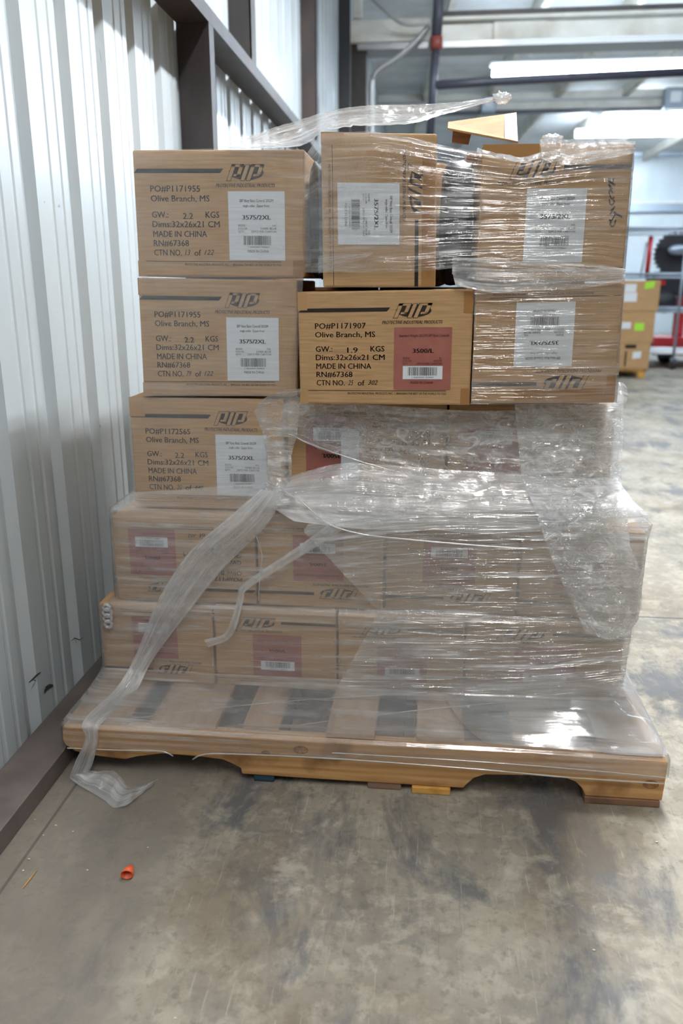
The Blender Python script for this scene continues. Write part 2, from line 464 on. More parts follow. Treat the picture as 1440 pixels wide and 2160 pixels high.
struct(mb.build('wall_left', recalc=False), 'white ribbed metal wall panel beside the pallet')

mb = MB(); mb.box((XW - 0.03, 18.0, 0), (12, 18.1, 5.2), M_WALL)
struct(mb.build('wall_back'))
# roof with its slight fall towards the back
PD = Vector((-0.082, 1, -0.044))
def roof_z(y): return 4.33 - 0.044 * y
mb = MB()
mb.add([(XW - 0.05, -3.5, roof_z(-3.5)), (12, -3.5, roof_z(-3.5)), (12, 18.2, roof_z(18.2)), (XW - 0.05, 18.2, roof_z(18.2))], [(3, 2, 1, 0)], M_ROOF)
struct(mb.build('ceiling', recalc=False))
mb = MB(); mb.box((12, -3.5, 0), (12.1, 18.2, 5.0), M_WALL); struct(mb.build('wall_right'))

# curb angle along the wall foot
mb = MB(); mb.box((XW, -1.5, 0.0), (-0.746, 18.0, 0.045), M_CURB, 0.002)
struct(mb.build('baseboard_left'), 'dark steel curb along the wall foot')

tn = [0]
def trim(mb, label):
    tn[0] += 1
    return struct(mb.build('trim_%d' % tn[0]), label)
# girt: a channel with an up-turned lip
mb = MB()
mb.box((XW, -1.5, 1.82), (-0.735, 9.0, 1.826), M_STEEL)
mb.box((-0.741, -1.5, 1.826), (-0.735, 9.0, 1.868), M_STEEL)
trim(mb, 'dark steel girt running along the wall')
mb = MB()   # short post below the girt
mb.box((XW, 2.87, 0.045), (-0.735, 2.877, 1.819), M_STEEL)
mb.box((-0.741, 2.877, 0.045), (-0.735, 2.93, 1.819), M_STEEL)
trim(mb, 'dark steel post under the girt')
for yy, x1, th in ((3.62, -0.752, 0.10), (5.58, -0.745, 0.12)):
    mb = MB(); mb.box((XW, yy, 1.87), (x1, yy + 0.008, 4.2), M_STEEL); mb.box((x1 - 0.006, yy, 1.87), (x1, yy + th, 4.2), M_STEEL)
    trim(mb, 'dark steel wall column above the girt')
mb = MB()   # main frame column at the painted beam
mb.box((XW, 7.75, 0.0), (-0.74, 7.77, 4.2), M_BLACK)
mb.box((-0.86, 8.05, 0.0), (-0.62, 8.30, 3.06), M_STEEL)
mb.box((-0.80, 7.95, 0.0), (-0.76, 8.0, 3.06), M_WHITE)
trim(mb, 'dark frame column at the wall end of the painted beam')
# painted beam across the bay
mb = MB()
mb.box((-0.775, 8.0, 3.075), (0.03, 8.25, 3.265), M_WHITE, 0.02)
mb.box((0.03, 8.06, 3.085), (0.50, 8.25, 3.215), M_WHITE, 0.003)
mb.box((0.50, 8.03, 3.075), (0.96, 8.25, 3.215), M_WHITE, 0.003)
mb.box((0.96, 8.05, 3.07), (9.5, 8.25, 3.215), M_WHITE, 0.003)
mb.box((0.03, 8.0, 3.235), (9.5, 8.27, 3.262), M_WHITE)
mb.box((0.03, 7.99, 3.262), (9.5, 8.30, 3.30), M_STEEL)
mb.box((-0.70, 8.0, 3.02), (9.5, 8.29, 3.068), M_CONDUIT)
trim(mb, 'cream painted steel beam across the bay')
mb = MB(); mb.box((-0.735, 8.0, 3.27), (-0.66, 8.05, 4.1), M_WHITE)
trim(mb, 'white brace rising from the beam end')
mb = MB()
mb.box((-0.845, 13.0, 3.44), (12, 13.1, 3.68), M_WHITE, 0.02)
mb.box((-0.845, 12.96, 3.545), (12, 13.0, 3.575), M_CONDUIT)
mb.box((-0.845, 12.95, 3.40), (12, 13.1, 3.425), M_PIPE)
trim(mb, 'second white beam across the far bay')
# purlins under the roof
for k in range(-3, 11):
    x0 = 0.45 + 0.95 * k
    a = Vector((x0 + 0.082 * 8.3, -3.0, roof_z(-3.0) - 0.002)) ; L_ = 20.9
    X = lambda s, dx, dz: a + PD * s + Vector((dx, 0, dz - 0.001))
    mb = MB()
    c = [X(0, 0, 0), X(0, 0.012, 0), X(0, 0.012, -0.17), X(0, 0, -0.17), X(L_, 0, 0), X(L_, 0.012, 0), X(L_, 0.012, -0.17), X(L_, 0, -0.17)]
    if x0 - 0.082 * 10 < -0.9 or a.x > 11: continue
    mb.hexa(c, M_WHITE)
    c = [X(0, 0, -0.158), X(0, 0.075, -0.158), X(0, 0.075, -0.17), X(0, 0, -0.17), X(L_, 0, -0.158), X(L_, 0.075, -0.158), X(L_, 0.075, -0.17), X(L_, 0, -0.17)]
    mb.hexa(c, M_WHITE)
    if a.x + PD.x * L_ < XW: continue
    trim(mb, 'white roof purlin')
# back wall girts
for z0, z1 in ((2.42, 2.58), (3.46, 3.61)):
    mb = MB(); mb.box((XW, 17.88, z0), (12, 17.999, z1), M_GALV); mb.box((XW, 17.86, z1), (12, 17.999, z1 + 0.03), M_WHITE)
    trim(mb, 'grey girt on the back wall')

# strip lights
for (o0, ln, axis, kind, lab) in STRIPS:
    o0 = Vector(o0); ax = Vector((1, 0, 0)) if axis == 'X' else Vector((0, 1, 0)); sd = Vector((0, 1, 0)) if axis == 'X' else Vector((-1, 0, 0))
    Q = lambda a, b, c: o0 + ax * a + sd * b + Vector((0, 0, c))
    t = empty('strip_light', Q(ln / 2, 0, 0), lab, 'strip light', 'fluorescent strip lights')
    mb = MB()
    mb.bevhex([Q(-0.02, -0.035, 0.09), Q(ln + 0.02, -0.035, 0.09), Q(ln + 0.02, -0.035, 0.03), Q(-0.02, -0.035, 0.03), Q(-0.02, 0.035, 0.09), Q(ln + 0.02, 0.035, 0.09), Q(ln + 0.02, 0.035, 0.03), Q(-0.02, 0.035, 0.03)], M_HOUSING, 0.02)
    mb.build('housing', t)
    if kind == 'over':  # unseen wings added to cut the tubes' light off the upper wall
        for q in (-1, 1):
            mb = MB()
            mb.hexa([Q(0, q * 0.03, 0.052), Q(ln, q * 0.03, 0.052), Q(ln, q * 0.12, -0.145), Q(0, q * 0.12, -0.145), Q(0, q * 0.036, 0.052), Q(ln, q * 0.036, 0.052), Q(ln, q * 0.126, -0.145), Q(0, q * 0.126, -0.145)], M_HOUSING)
            mb.build('light_cutoff_wing', t)
    for q in (-1, 1):
        tq = q * (0.03 if kind == 'over' else 0.055)
        mb = MB(); mb.tube([Q(0.02, tq, -0.01), Q(ln - 0.02, tq, -0.01)], 0.03 if kind in ('far', 'back') else 0.019, M_TUBES[kind], 8)
        mb.build('fluorescent_tube', t)
    for d in (0.4, ln - 0.4):
        h = Q(d, 0, 0.09)
        mb = MB(); mb.tube([h, Vector((h.x, h.y, roof_z(h.y)))], 0.004, M_CONDUIT, 6)
        mb.build('hanger', t)

# ------------------------------------------------------------------ text
_txt = {}
def glyphs(s, bold=0.0, shear=0.0, res=2):
    key = (s, shear)
    if key in _txt: return _txt[key]
    out = []
    for st in (s, 'H'):
        cu = bpy.data.curves.new('lettering', 'FONT')
        cu.body = st; cu.size = 1.0; cu.resolution_u = res; cu.shear = shear
        o = bpy.data.objects.new('lettering', cu); COL.objects.link(o)
        bpy.context.view_layer.update()
        dg = bpy.context.evaluated_depsgraph_get()
        me = o.evaluated_get(dg).to_mesh()
        out.append(([v.co.xy.copy() for v in me.vertices], [tuple(q.vertices) for q in me.polygons]))
        o.evaluated_get(dg).to_mesh_clear()
        bpy.data.objects.remove(o); bpy.data.curves.remove(cu)
    hv = max(v.y for v in out[1][0])
    vs, fs = out[0]
    x0 = min(v.x for v in vs); x1 = max(v.x for v in vs)
    _txt[key] = ([((v.x - x0) / (x1 - x0), v.y / hv) for v in vs], fs, (x1 - x0) / hv)
    return _txt[key]

class Face:
    """front face of a carton as a print surface; u right, v down, 0..1 in the print's own frame"""
    def __init__(self, tl, tr, br, bl, rot=0):
        self.c = [Vector(q) for q in (tl, tr, br, bl)]
        self.n = (self.c[1] - self.c[0]).cross(self.c[3] - self.c[0]).normalized()
        if self.n.y > 0: self.n = -self.n
        self.rot = rot
    def __call__(self, u, v, off=0.0005):
        if self.rot == 180: u, v = 1 - u, 1 - v
        elif self.rot == 90: u, v = 1 - v, u
        a, b, c, d = self.c
        return (a.lerp(b, u)).lerp(d.lerp(c, u), v) + self.n * off
    def quad(self, mb, u0, v0, u1, v1, mat, off=0.0005, sk=0.0):
        mb.add([self(u0 + sk, v0, off), self(u1 + sk, v0, off), self(u1, v1, off), self(u0, v1, off)], [(0, 1, 2, 3)], mat)
    def poly(self, mb, pts, mat, off):
        mb.add([self(u, v, off) for u, v in pts], [tuple(range(len(pts)))], mat)
    def text(self, mb, s, u0, u1, vb, h, mat, bold=0.006, shear=0.0, off=0.0006, rise=0.0):
        vs, fs, asp = glyphs(s, bold, shear)
        wd = bold * (u1 - u0) / asp
        for sh in ((-wd, 0, wd) if bold > 0.01 else ((-wd, wd) if bold else (0,))):
            mb.add([self(u0 + sh + (u1 - u0) * x, vb - h * y + rise * x, off) for x, y in vs], fs, mat)
    def stroke(self, mb, pts, wd, mat, off=0.0007, asp=1.5):
        for (a, b) in zip(pts[:-1], pts[1:]):
            dx, dy = b[0] - a[0], (b[1] - a[1]) / asp
            l = math.hypot(dx, dy) or 1e-6
            nx, ny = -dy / l * wd / 2, dx / l * wd / 2 * asp
            self.poly(mb, [(a[0] + nx, a[1] + ny), (b[0] + nx, b[1] + ny), (b[0] - nx, b[1] - ny), (a[0] - nx, a[1] - ny)], mat, off)

def logo(f, mb, u0, v0, u1, v1):
    """slanted block letters over a dark oval"""
    W, H = u1 - u0, v1 - v0
    pt = lambda x, y: (u0 + W * x, v0 + H * y)
    f.poly(mb, [pt(0.5 + 0.48 * math.cos(a) + 0.02, 0.5 + 0.46 * math.sin(a)) for a in [i * math.pi / 14 for i in range(28)]], M_INK, 0.0005)
    def bar(x0, x1, y0, y1, mat, off, e=0.0):
        s = 0.16
        q = lambda x, y: pt(x + s * (1 - y) - s / 2, y)
        f.poly(mb, [q(x0 - e, y0 - e * 2.2), q(x1 + e, y0 - e * 2.2), q(x1 + e, y1 + e * 2.2), q(x0 - e, y1 + e * 2.2)], mat, off)
    letters = [(0.06, 0.16, 0.0, 1.0), (0.06, 0.38, 0.0, 0.14), (0.28, 0.38, 0.0, 0.74), (0.20, 0.38, 0.60, 0.74),
               (0.44, 0.54, 0.02, 1.0),
               (0.60, 0.70, 0.0, 1.0), (0.60, 0.93, 0.0, 0.14), (0.83, 0.93, 0.0, 0.74), (0.74, 0.93, 0.60, 0.74)]
    for l in letters: bar(*l, M_INK, 0.0007, 0.014)
    for l in letters: bar(*l, M_CARD, 0.0009)

BARS = []
random.seed(3)
x = 0.0
while x < 1.0:
    wd = random.choice((0.008, 0.008, 0.014, 0.022)); BARS.append((x, min(x + wd, 1.0))); x += wd + random.choice((0.008, 0.012, 0.02))

def white_label(f, box, parent, off=0.0011):
    u0, v0, u1, v1 = box
    U = lambda x: u0 + (u1 - u0) * x
    V = lambda y: v0 + (v1 - v0) * y
    H = (v1 - v0)
    mb = MB()
    f.quad(mb, u0, v0, u1, v1, M_PAPER, off)
    o2 = off + 0.0004
    f.text(mb, 'SBP Navy Basic Coverall 20GSM', U(0.2), U(0.8), V(0.155), H * 0.042, M_INK, 0.006, 0, o2)
    f.text(mb, 'single collar  Zipper front', U(0.26), U(0.73), V(0.225), H * 0.036, M_INK, 0.004, 0, o2)
    f.text(mb, '3575/2XL', U(0.25), U(0.75), V(0.405), H * 0.062, M_INK, 0.05, 0, o2)
    for k, (a, b, bx) in enumerate((('SIZE:', '2XL', 0.77), ('COLOR:', 'DARK BLUE', 0.57), ('QTY:', '25PCS PER CARTON', 0.40))):
        vb = V(0.505 + 0.044 * k)
        f.text(mb, a, U(0.17), U(0.17 + 0.028 * len(a)), vb, H * 0.028, M_INK_SOFT, 0.01, 0, o2)
        f.text(mb, b, U(bx), U(0.85), vb, H * 0.028, M_INK_SOFT, 0.01, 0, o2)
    for a, b in BARS: f.quad(mb, U(0.26 + 0.5 * a), V(0.64), U(0.26 + 0.5 * b), V(0.775), M_INK, o2)
    f.text(mb, '1 0662909 998865', U(0.34), U(0.72), V(0.815), H * 0.022, M_INK_SOFT, 0.01, 0, o2)
    f.text(mb, 'MADE IN CHINA', U(0.33), U(0.71), V(0.885), H * 0.04, M_INK_SOFT, 0.004, 0, o2)
    o = mb.build('shipping_label', parent, recalc=False); o['label'] = 'white printed label'
    return o

def red_label(f, box, parent, off=0.0011, size='3500/L'):
    u0, v0, u1, v1 = box
    U = lambda x: u0 + (u1 - u0) * x
    V = lambda y: v0 + (v1 - v0) * y
    H = (v1 - v0); o2 = off + 0.0004
    mb = MB()
    f.quad(mb, u0, v0, u1, v1, M_RED, off)
    f.text(mb, 'Standard Weight 20GSM SBP Basic Coverall', U(0.09), U(0.95), V(0.15), H * 0.042, M_INK_RED, 0.006, 0, o2)
    f.text(mb, size, U(0.33), U(0.69), V(0.405), H * 0.066, M_INK, 0.05, 0, o2)
    for k, (a, b, bx) in enumerate((('SIZE', 'L', 0.80), ('COLOR', 'WHITE', 0.69), ('QTY', '25PCS PER CARTON', 0.40))):
        vb = V(0.505 + 0.044 * k)
        f.text(mb, a, U(0.16), U(0.16 + 0.03 * len(a)), vb, H * 0.028, M_INK_RED, 0.01, 0, o2)
        f.text(mb, b, U(bx), U(0.84), vb, H * 0.028, M_INK_RED, 0.01, 0, o2)
    f.text(mb, 'MADE IN CHINA', U(0.30), U(0.70), V(0.905), H * 0.04, M_INK_RED, 0.004, 0, o2)
    o = mb.build('shipping_label', parent, recalc=False); o['label'] = 'reddish brown printed label'
    mb = MB()
    f.quad(mb, U(0.16), V(0.615), U(0.855), V(0.83), M_PAPER, o2 + 0.0003)
    o3 = o2 + 0.0006
    for a, b in BARS: f.quad(mb, U(0.25 + 0.52 * a), V(0.635), U(0.25 + 0.52 * b), V(0.77), M_INK, o3)
    f.text(mb, '1 0662909 350001', U(0.32), U(0.70), V(0.81), H * 0.022, M_INK, 0, 0, o3)
    s = mb.build('barcode_patch', o, recalc=False); s['label'] = 'white barcode patch'
    return o

def base_box(front, depth, mb, mat=M_CARD, bev=0.004):
    tl, tr, br, bl = [Vector(q) for q in front]
    d = Vector((0, depth, 0))
    # keep the back edges parallel to the floor grid
    mb.bevhex([tl, tr, br, bl, tl + d, tr + d, br + d, bl + d], mat, bev)

CART = 'shipping cartons on the pallet'
def carton(front, depth, rot, style, label, po='PO#P1171907', gw='1.9', ctn=('25', '302'), lab='red', tapes=(), size='3500/L', mark=False, loc=None):
    """style 'wide' prints the address side, 'end' the narrow side"""
    f = Face(*front, rot=rot)
    mb = MB()
    base_box(front, depth, mb)
    # flap seam across the top
    tl, tr, br, bl = [Vector(q) for q in front]
    if style == 'wide':
        f.quad(mb, 0.004, 0.145, 0.512, 0.178, M_INK, sk=0.02)
        logo(f, mb, 0.555, 0.115, 0.765, 0.235)
        f.text(mb, 'PROTECTIVE INDUSTRIAL PRODUCTS', 0.485, 0.83, 0.287, 0.028, M_INK, 0.02, 0.35)
        f.text(mb, po, 0.098, 0.392, 0.322, 0.048, M_INK, 0.02)
        f.text(mb, 'Olive Branch, MS', 0.098, 0.446, 0.398, 0.048, M_INK, 0.02)
        f.text(mb, 'GW.:', 0.10, 0.197, 0.525, 0.048, M_INK, 0.02)
        f.text(mb, gw, 0.285, 0.345, 0.535, 0.046, M_INK, 0.02)
        f.text(mb, 'KGS', 0.42, 0.50, 0.525, 0.048, M_INK, 0.02)
        f.text(mb, 'Dims:32x26x21 CM', 0.10, 0.502, 0.60, 0.048, M_INK, 0.02)
        f.text(mb, 'MADE IN CHINA', 0.102, 0.424, 0.678, 0.048, M_INK, 0.02)
        f.text(mb, 'RN#67368', 0.102, 0.314, 0.752, 0.048, M_INK, 0.02)
        f.text(mb, 'CTN NO.', 0.102, 0.268, 0.828, 0.048, M_INK, 0.02)
        f.text(mb, ctn[0], 0.288, 0.32, 0.825, 0.045, M_PEN, 0.012, 0.3)
        f.text(mb, 'of', 0.345, 0.385, 0.828, 0.048, M_INK, 0.02)
        f.text(mb, ctn[1], 0.405, 0.462, 0.82, 0.04, M_PEN, 0.012, 0.35)
        f.quad(mb, 0.01, 0.872, 0.86, 0.877, M_INK)
        f.text(mb, 'PROTECTIVE INDUSTRIAL PRODUCTS, INC.  |  BRINGING THE BEST OF THE WORLD TO YOU', 0.285, 0.862, 0.908, 0.019, M_INK, 0.008)
        lb = (0.555, 0.318, 0.885, 0.862)
    else:
        f.quad(mb, 0.55, 0.152, 0.995, 0.185, M_INK)
        logo(f, mb, 0.20, 0.115, 0.50, 0.245)
        f.text(mb, 'PROTECTIVE INDUSTRIAL PRODUCTS', 0.11, 0.56, 0.292, 0.026, M_INK, 0.02, 0.35)
        f.quad(mb, 0.01, 0.90, 0.99, 0.905, M_INK)
        f.text(mb, 'PROTECTIVE INDUSTRIAL PRODUCTS, INC.  |  BRINGING THE BEST OF THE WORLD TO YOU', 0.20, 0.88, 0.938, 0.018, M_INK, 0.008)
        lb = (0.315, 0.318, 0.715, 0.86)
    if mark:   # marker scribble written up the right edge
        rnd = random.Random(5)
        for k in range(7):
            v = 0.25 + 0.052 * k
            pts = [(0.865 + 0.012 * k * 0.5 + 0.018 * math.cos(j * 0.9 + k), v + 0.026 * math.sin(j * 1.1 + 2 * k) + 0.006 * j) for j in range(6)]
            f.stroke(mb, pts, 0.009, M_PEN, asp=1.2)
        f.stroke(mb, [(0.845, 0.262), (0.895, 0.30)], 0.01, M_PEN); f.stroke(mb, [(0.905, 0.50), (0.96, 0.53)], 0.01, M_PEN)
    o = mb.build('shipping_carton', loc, recalc=False)
    o.data.name = 'shipping_carton'
    # pivot at the base centre
    c = (bl + br) / 2 + Vector((0, depth / 2, 0))
    o.data.transform(Matrix.Translation(-c)); o.location = c
    tag(o, label, 'box', CART)
    if lab == 'red': red_label(f, lb, o, size=size)
    elif lab == 'white': white_label(f, lb, o)
    for (a, b, c_, d, mt) in tapes:
        tb = MB(); g = Face(*front, rot=0)
        g.quad(tb, a, b, c_, d, mt, 0.0008)
        tb.build('packing_tape', o, recalc=False)
    return o

def rect(x0, x1, z0, z1, Y, jx=0.0, lean=0.0):
    return [(x0, Y + lean, z1), (x1, Y + lean, z1), (x1 + jx, Y, z0), (x0 + jx, Y, z0)]
def px(tl, tr, br, bl, Y):
    return [p(*tl, Y), p(*tr, Y), p(*br, Y), p(*bl, Y)]

T_EDGE = lambda: [(0.0, 0.0, 0.055, 0.16, M_TAPE_CLEAR), (0.0, 0.87, 0.05, 0.995, M_TAPE_CLEAR), (0.945, 0.02, 0.998, 0.2, M_TAPE), (0.945, 0.85, 0.998, 0.995, M_TAPE)]

# bottom layer
R1 = [
    (rect(-0.722, -0.462, 0.1165, 0.308, 1.620), 0.338, 180, 'end', 'carton at the left end of the bottom layer on the pallet'),
    (rect(-0.458, -0.182, 0.1165, 0.308, 1.622), 0.338, 0, 'end', 'second carton from the left in the bottom layer'),
    (rect(-0.178, 0.098, 0.1165, 0.306, 1.620), 0.338, 0, 'end', 'third carton from the left in the bottom layer'),
    (rect(0.102, 0.436, 0.1165, 0.306, 1.625), 0.28, 0, 'end', 'carton at the right end of the bottom layer behind hazy film'),
]
for fr, dp, rot, st, lb in R1:
    carton(fr, dp, rot, st, lb, tapes=[(0.0, 0.02, 0.12, 0.07, M_TAPE_CLEAR)])
# second layer
carton(rect(-0.684, -0.362, 0.3115, 0.509, 1.635), 0.28, 180, 'wide', 'upside down carton at the left end of the second layer, address lines showing', ctn=('28', '302'))
carton(rect(-0.357, -0.081, 0.3115, 0.507, 1.634), 0.338, 180, 'end', 'upside down carton left of centre in the second layer, clear of heavy film')
carton(rect(-0.076, 0.204, 0.3115, 0.507, 1.636), 0.338, 180, 'end', 'upside down carton right of centre in the second layer')
carton(rect(0.209, 0.460, 0.3115, 0.507, 1.636), 0.338, 180, 'end', 'upside down carton at the right end of the second layer under milky film')
# third layer
carton(rect(-0.650, -0.305, 0.512, 0.762, 1.70, lean=0.006), 0.28, 0, 'wide', 'dented carton with a white label at the left of the third layer', po='PO#P1172565', gw='2.2', ctn=('252', '440'), lab='white',
       tapes=[(0.0, 0.0, 0.10, 0.17, M_TAPE_CLEAR), (0.0, 0.86, 0.07, 1.0, M_TAPE_CLEAR)])
c = carton(rect(-0.296, 0.045, 0.512, 0.760, 1.70), 0.28, 180, 'wide', 'upside down carton in the middle of the third layer beneath torn film', ctn=('40', '302'))
tb = MB(); q = [p(719, 905, 1.697), p(757, 905, 1.697), p(757, 1013, 1.697), p(719, 1013, 1.697)]
tb.add(q, [(0, 1, 2, 3)], M_PAPER); s = tb.build('blank_sticker', c, recalc=False); s['label'] = 'blank white paper strip'
carton(rect(0.050, 0.392, 0.512, 0.760, 1.70), 0.28, 180, 'wide', 'upside down carton at the right of the third layer wrapped in crumpled film', ctn=('41', '302'))
# fourth layer
carton(px((290, 586), (626, 591), (627, 836), (303, 835), 1.70), 0.28, 0, 'wide', 'white-labelled carton at the left of the fourth layer with address lines', po='PO#P1171955', gw='2.2', ctn=('79', '122'), lab='white',
       tapes=[(0.0, 0.0, 0.11, 0.14, M_TAPE_CLEAR), (0.9, 0.06, 0.99, 0.22, M_TAPE_CLEAR), (0.0, 0.88, 0.06, 1.0, M_TAPE_CLEAR)])
carton(px((627, 616), (1000, 609), (990, 855), (633, 852), 1.60), 0.28, 0, 'wide', 'unwrapped carton with reddish label and bold print in the middle of the fourth layer', tapes=T_EDGE())
carton(px((1003, 605), (1316, 597), (1297, 850), (993, 851), 1.60), 0.338, 180, 'end', 'upside down white-labelled carton at the right of the fourth layer', lab='white',
       tapes=[(0.93, 0.75, 0.99, 0.99, M_TAPE), (0.01, 0.0, 0.1, 0.16, M_TAPE_CLEAR), (0.3, 0.87, 0.93, 0.99, M_TAPE)])
# top layer
carton(px((278, 316), (642, 315), (643, 586), (293, 583), 1.70), 0.28, 0, 'wide', 'top left carton with a white label and little film over it', po='PO#P1171955', gw='2.2', ctn=('13', '122'), lab='white',
       tapes=[(0.0, 0.87, 0.05, 1.0, M_TAPE_CLEAR), (0.93, 0.86, 0.99, 1.0, M_TAPE)])
carton(px((676, 278), (922, 282), (918, 606), (681, 606), 1.60), 0.30, 90, 'end', 'tall carton standing on its end at the top middle, print turned sideways', lab='white',
       tapes=[(0.0, 0.0, 0.2, 0.08, M_TAPE_CLEAR), (0.875, 0.14, 0.99, 0.995, M_TAPE)])
carton(px((1018, 305), (1338, 300), (1313, 592), (1003, 593), 1.60), 0.338, 0, 'end', 'top right carton with a white label and marker scribble', lab='white', mark=True,
       tapes=[(0.0, 0.86, 0.09, 0.99, M_TAPE_CLEAR), (0.0, 0.0, 0.38, 0.085, M_TAPE)])

# cartons behind the front ones
def plain_carton(x0, x1, y0, y1, z0, z1, label, group='back row cartons'):
    mb = MB(); mb.box((x0, y0, z0), (x1, y1, z1), M_CARD, 0.02)
    mb.box((x0 - 0.0005, (y0 + y1) / 2 - 0.025, z1 - 0.05), (x1 + 0.0005, (y0 + y1) / 2 + 0.025, z1 + 0.0005), M_TAPE_CLEAR)
    o = mb.build('shipping_carton', recalc=False)
    c = Vector(((x0 + x1) / 2, (y0 + y1) / 2, z0))
    o.data.transform(Matrix.Translation(-c)); o.location = c
    return tag(o, label, 'box', group)
LZ = [(0.1165, 0.306), (0.3115, 0.507), (0.512, 0.760)]
BL = 'plain carton in the back rows, hidden behind the front cartons'
LV = LZ + [(0.7625, 0.993), (0.9955, 1.235)]
for (z0, z1), (xa, xb) in zip(LV, ((-0.70, 0.45), (-0.68, 0.46), (-0.65, 0.40), (-0.61, 0.36), (-0.60, 0.36))):
    n = 4; wd = (xb - xa) / n
    for k in range(n):
        if z0 > 0.9 and k > 0: continue
        plain_carton(xa + k * wd + 0.003, xa + (k + 1) * wd - 0.003, 1.985, 2.205, z0, z1, BL)
    for k in (0, 3):
        if z0 > 0.9 and k > 0: continue
        plain_carton(xa + k * wd + 0.003, xa + (k + 1) * wd - 0.003, 2.21, 2.425, z0, z1, BL)
plain_carton(-0.245, 0.042, 1.93, 2.22, 0.995, 1.262, 'plain brown carton just behind the tall upright carton', None)
# open carton with a raised flap
t = empty('open_carton', (0.25, 2.12, 0.995), 'open carton with one raised pale flap behind the top right carton', 'box')
mb = MB()
X0, X1, Y0, Y1, Z0, Z1 = 0.075, 0.355, 1.965, 2.26, 0.995, 1.285
mb.box((X0, Y0, Z0), (X1, Y0 + 0.004, Z1), M_CARD); mb.box((X0, Y1 - 0.004, Z0), (X1, Y1, Z1), M_CARD)
mb.box((X0, Y0 + 0.004, Z0), (X0 + 0.004, Y1 - 0.004, Z1), M_CARD); mb.box((X1 - 0.004, Y0 + 0.004, Z0), (X1, Y1 - 0.004, Z1), M_CARD)
mb.box((X0 + 0.004, Y0 + 0.004, Z0), (X1 - 0.004, Y1 - 0.004, Z0 + 0.004), M_CARD)
mb.build('body', t)
def flap(pts, name, mat, par):
    pts = [Vector(q) for q in pts]; n = (pts[1] - pts[0]).cross(pts[3] - pts[0]).normalized() * 0.004
    mb = MB(); mb.hexa([pts[3] + n, pts[2] + n, pts[1] + n, pts[0] + n] and [pts[0], pts[1], pts[2], pts[3], pts[0] + n, pts[1] + n, pts[2] + n, pts[3] + n], mat)
    return mb.build(name, par)
fl = flap([p(945, 257, 2.02), p(1089, 237, 2.02), p(1092, 298, 1.80), p(944, 270, 1.94)], 'flap', M_CARD_PALE, t); fl['label'] = 'pale raised flap'
tb = MB(); q = [p(1064, 240.5, 2.016), p(1089, 237, 2.014), p(1092, 298, 1.795), p(1064, 292, 1.812)]
tb.add(q, [(0, 1, 2, 3)], M_TAPE); tb.build('packing_tape', t, recalc=False)
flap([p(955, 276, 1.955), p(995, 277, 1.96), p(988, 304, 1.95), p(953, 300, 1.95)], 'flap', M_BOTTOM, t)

# dark bundle added to stand in for shade in each top-layer gap
def blob(name, c, r, mat, seed, amp=0.25, parent=None, nu=24, nv=16, fr=2.5, pw=1.0):
    mb = MB(); vs, fs = [], []
    for j in range(nv + 1):
        th = math.pi * j / nv
        for i in range(nu):
            ph = 2 * math.pi * i / nu
            d = Vector((math.sin(th) * math.cos(ph), math.sin(th) * math.sin(ph), math.cos(th)))
            if pw != 1.0: d = Vector([math.copysign(abs(q) ** pw, q) for q in d])
            k = 1 + amp * noise.fractal(d * fr + Vector((seed, 0, 0)), 1.0, 2.0, 4)
            vs.append(Vector(c) + Vector((d.x * r[0], d.y * r[1], d.z * r[2])) * k)
    for j in range(nv):
        for i in range(nu):
            fs.append((j * nu + i, (j + 1) * nu + i, (j + 1) * nu + (i + 1) % nu, j * nu + (i + 1) % nu))
    mb.add(vs, fs, mat, True)
    return mb.build(name, parent)
M_NAVY = simple('dark_gap_filler', lin(14, 18, 30), 0.5, spec=0.3)
tag(blob('gap_shade_filler', (-0.2305, 1.765, 1.125), (0.0185, 0.05, 0.112), M_NAVY, 6, 0.06, pw=0.45), 'dark navy bundle in the narrow gap beside the upright carton', 'filler')
tag(blob('gap_shade_filler', (0.0515, 1.78, 1.118), (0.033, 0.10, 0.118), M_NAVY, 3, 0.06, pw=0.45), 'dark navy bundle stuffed in the wide gap left of the top right carton', 'filler')

# ------------------------------------------------------------------ pallet
pal = empty('wooden_pallet', (-0.125, 1.94, 0), 'long wooden pallet with notched stringer carrying the carton stack', 'pallet')
def stringer(Y0, broken):
    # outline in X-Z, notches cut from below
    top = 0.103
    foot = 0.0155
    pts = [(-0.742, top), (-0.744, 0.072)]
    if broken:
        pts += [(-0.740, 0.062), (-0.735, 0.057), (-0.718, 0.046), (-0.69, 0.040), (-0.645, 0.036), (-0.61, 0.034), (-0.585, 0.042), (-0.56, 0.047), (-0.53, 0.053), (-0.46, 0.052), (-0.40, 0.048), (-0.385, 0.042), (-0.362, 0.030), (-0.36, 0.0165)]
    else:
        pts += [(-0.742, foot), (-0.60, foot), (-0.585, 0.042), (-0.56, 0.052), (-0.40, 0.052), (-0.38, 0.042), (-0.36, foot)]
    pts += [(-0.23, foot), (0.0, foot), (0.098, foot), (0.104, 0.024), (0.118, 0.040), (0.140, 0.050), (0.22, 0.054), (0.300, 0.053), (0.318, 0.046), (0.332, 0.032), (0.340, foot), (0.488, foot), (0.490, 0.06), (0.491, top)]
    mb = MB()
    mb.prism([Vector((x, Y0, z)) for x, z in pts], (0, 0.038, 0), M_STRINGER)
    o = mb.build('stringer', pal)
    md = o.modifiers.new('bev', 'BEVEL'); md.width = 0.0025; md.segments = 2; md.limit_method = 'ANGLE'
    return o
s = stringer(1.430, True); s['label'] = 'front stringer with a broken left foot'
stringer(1.92, False); stringer(2.40, False)
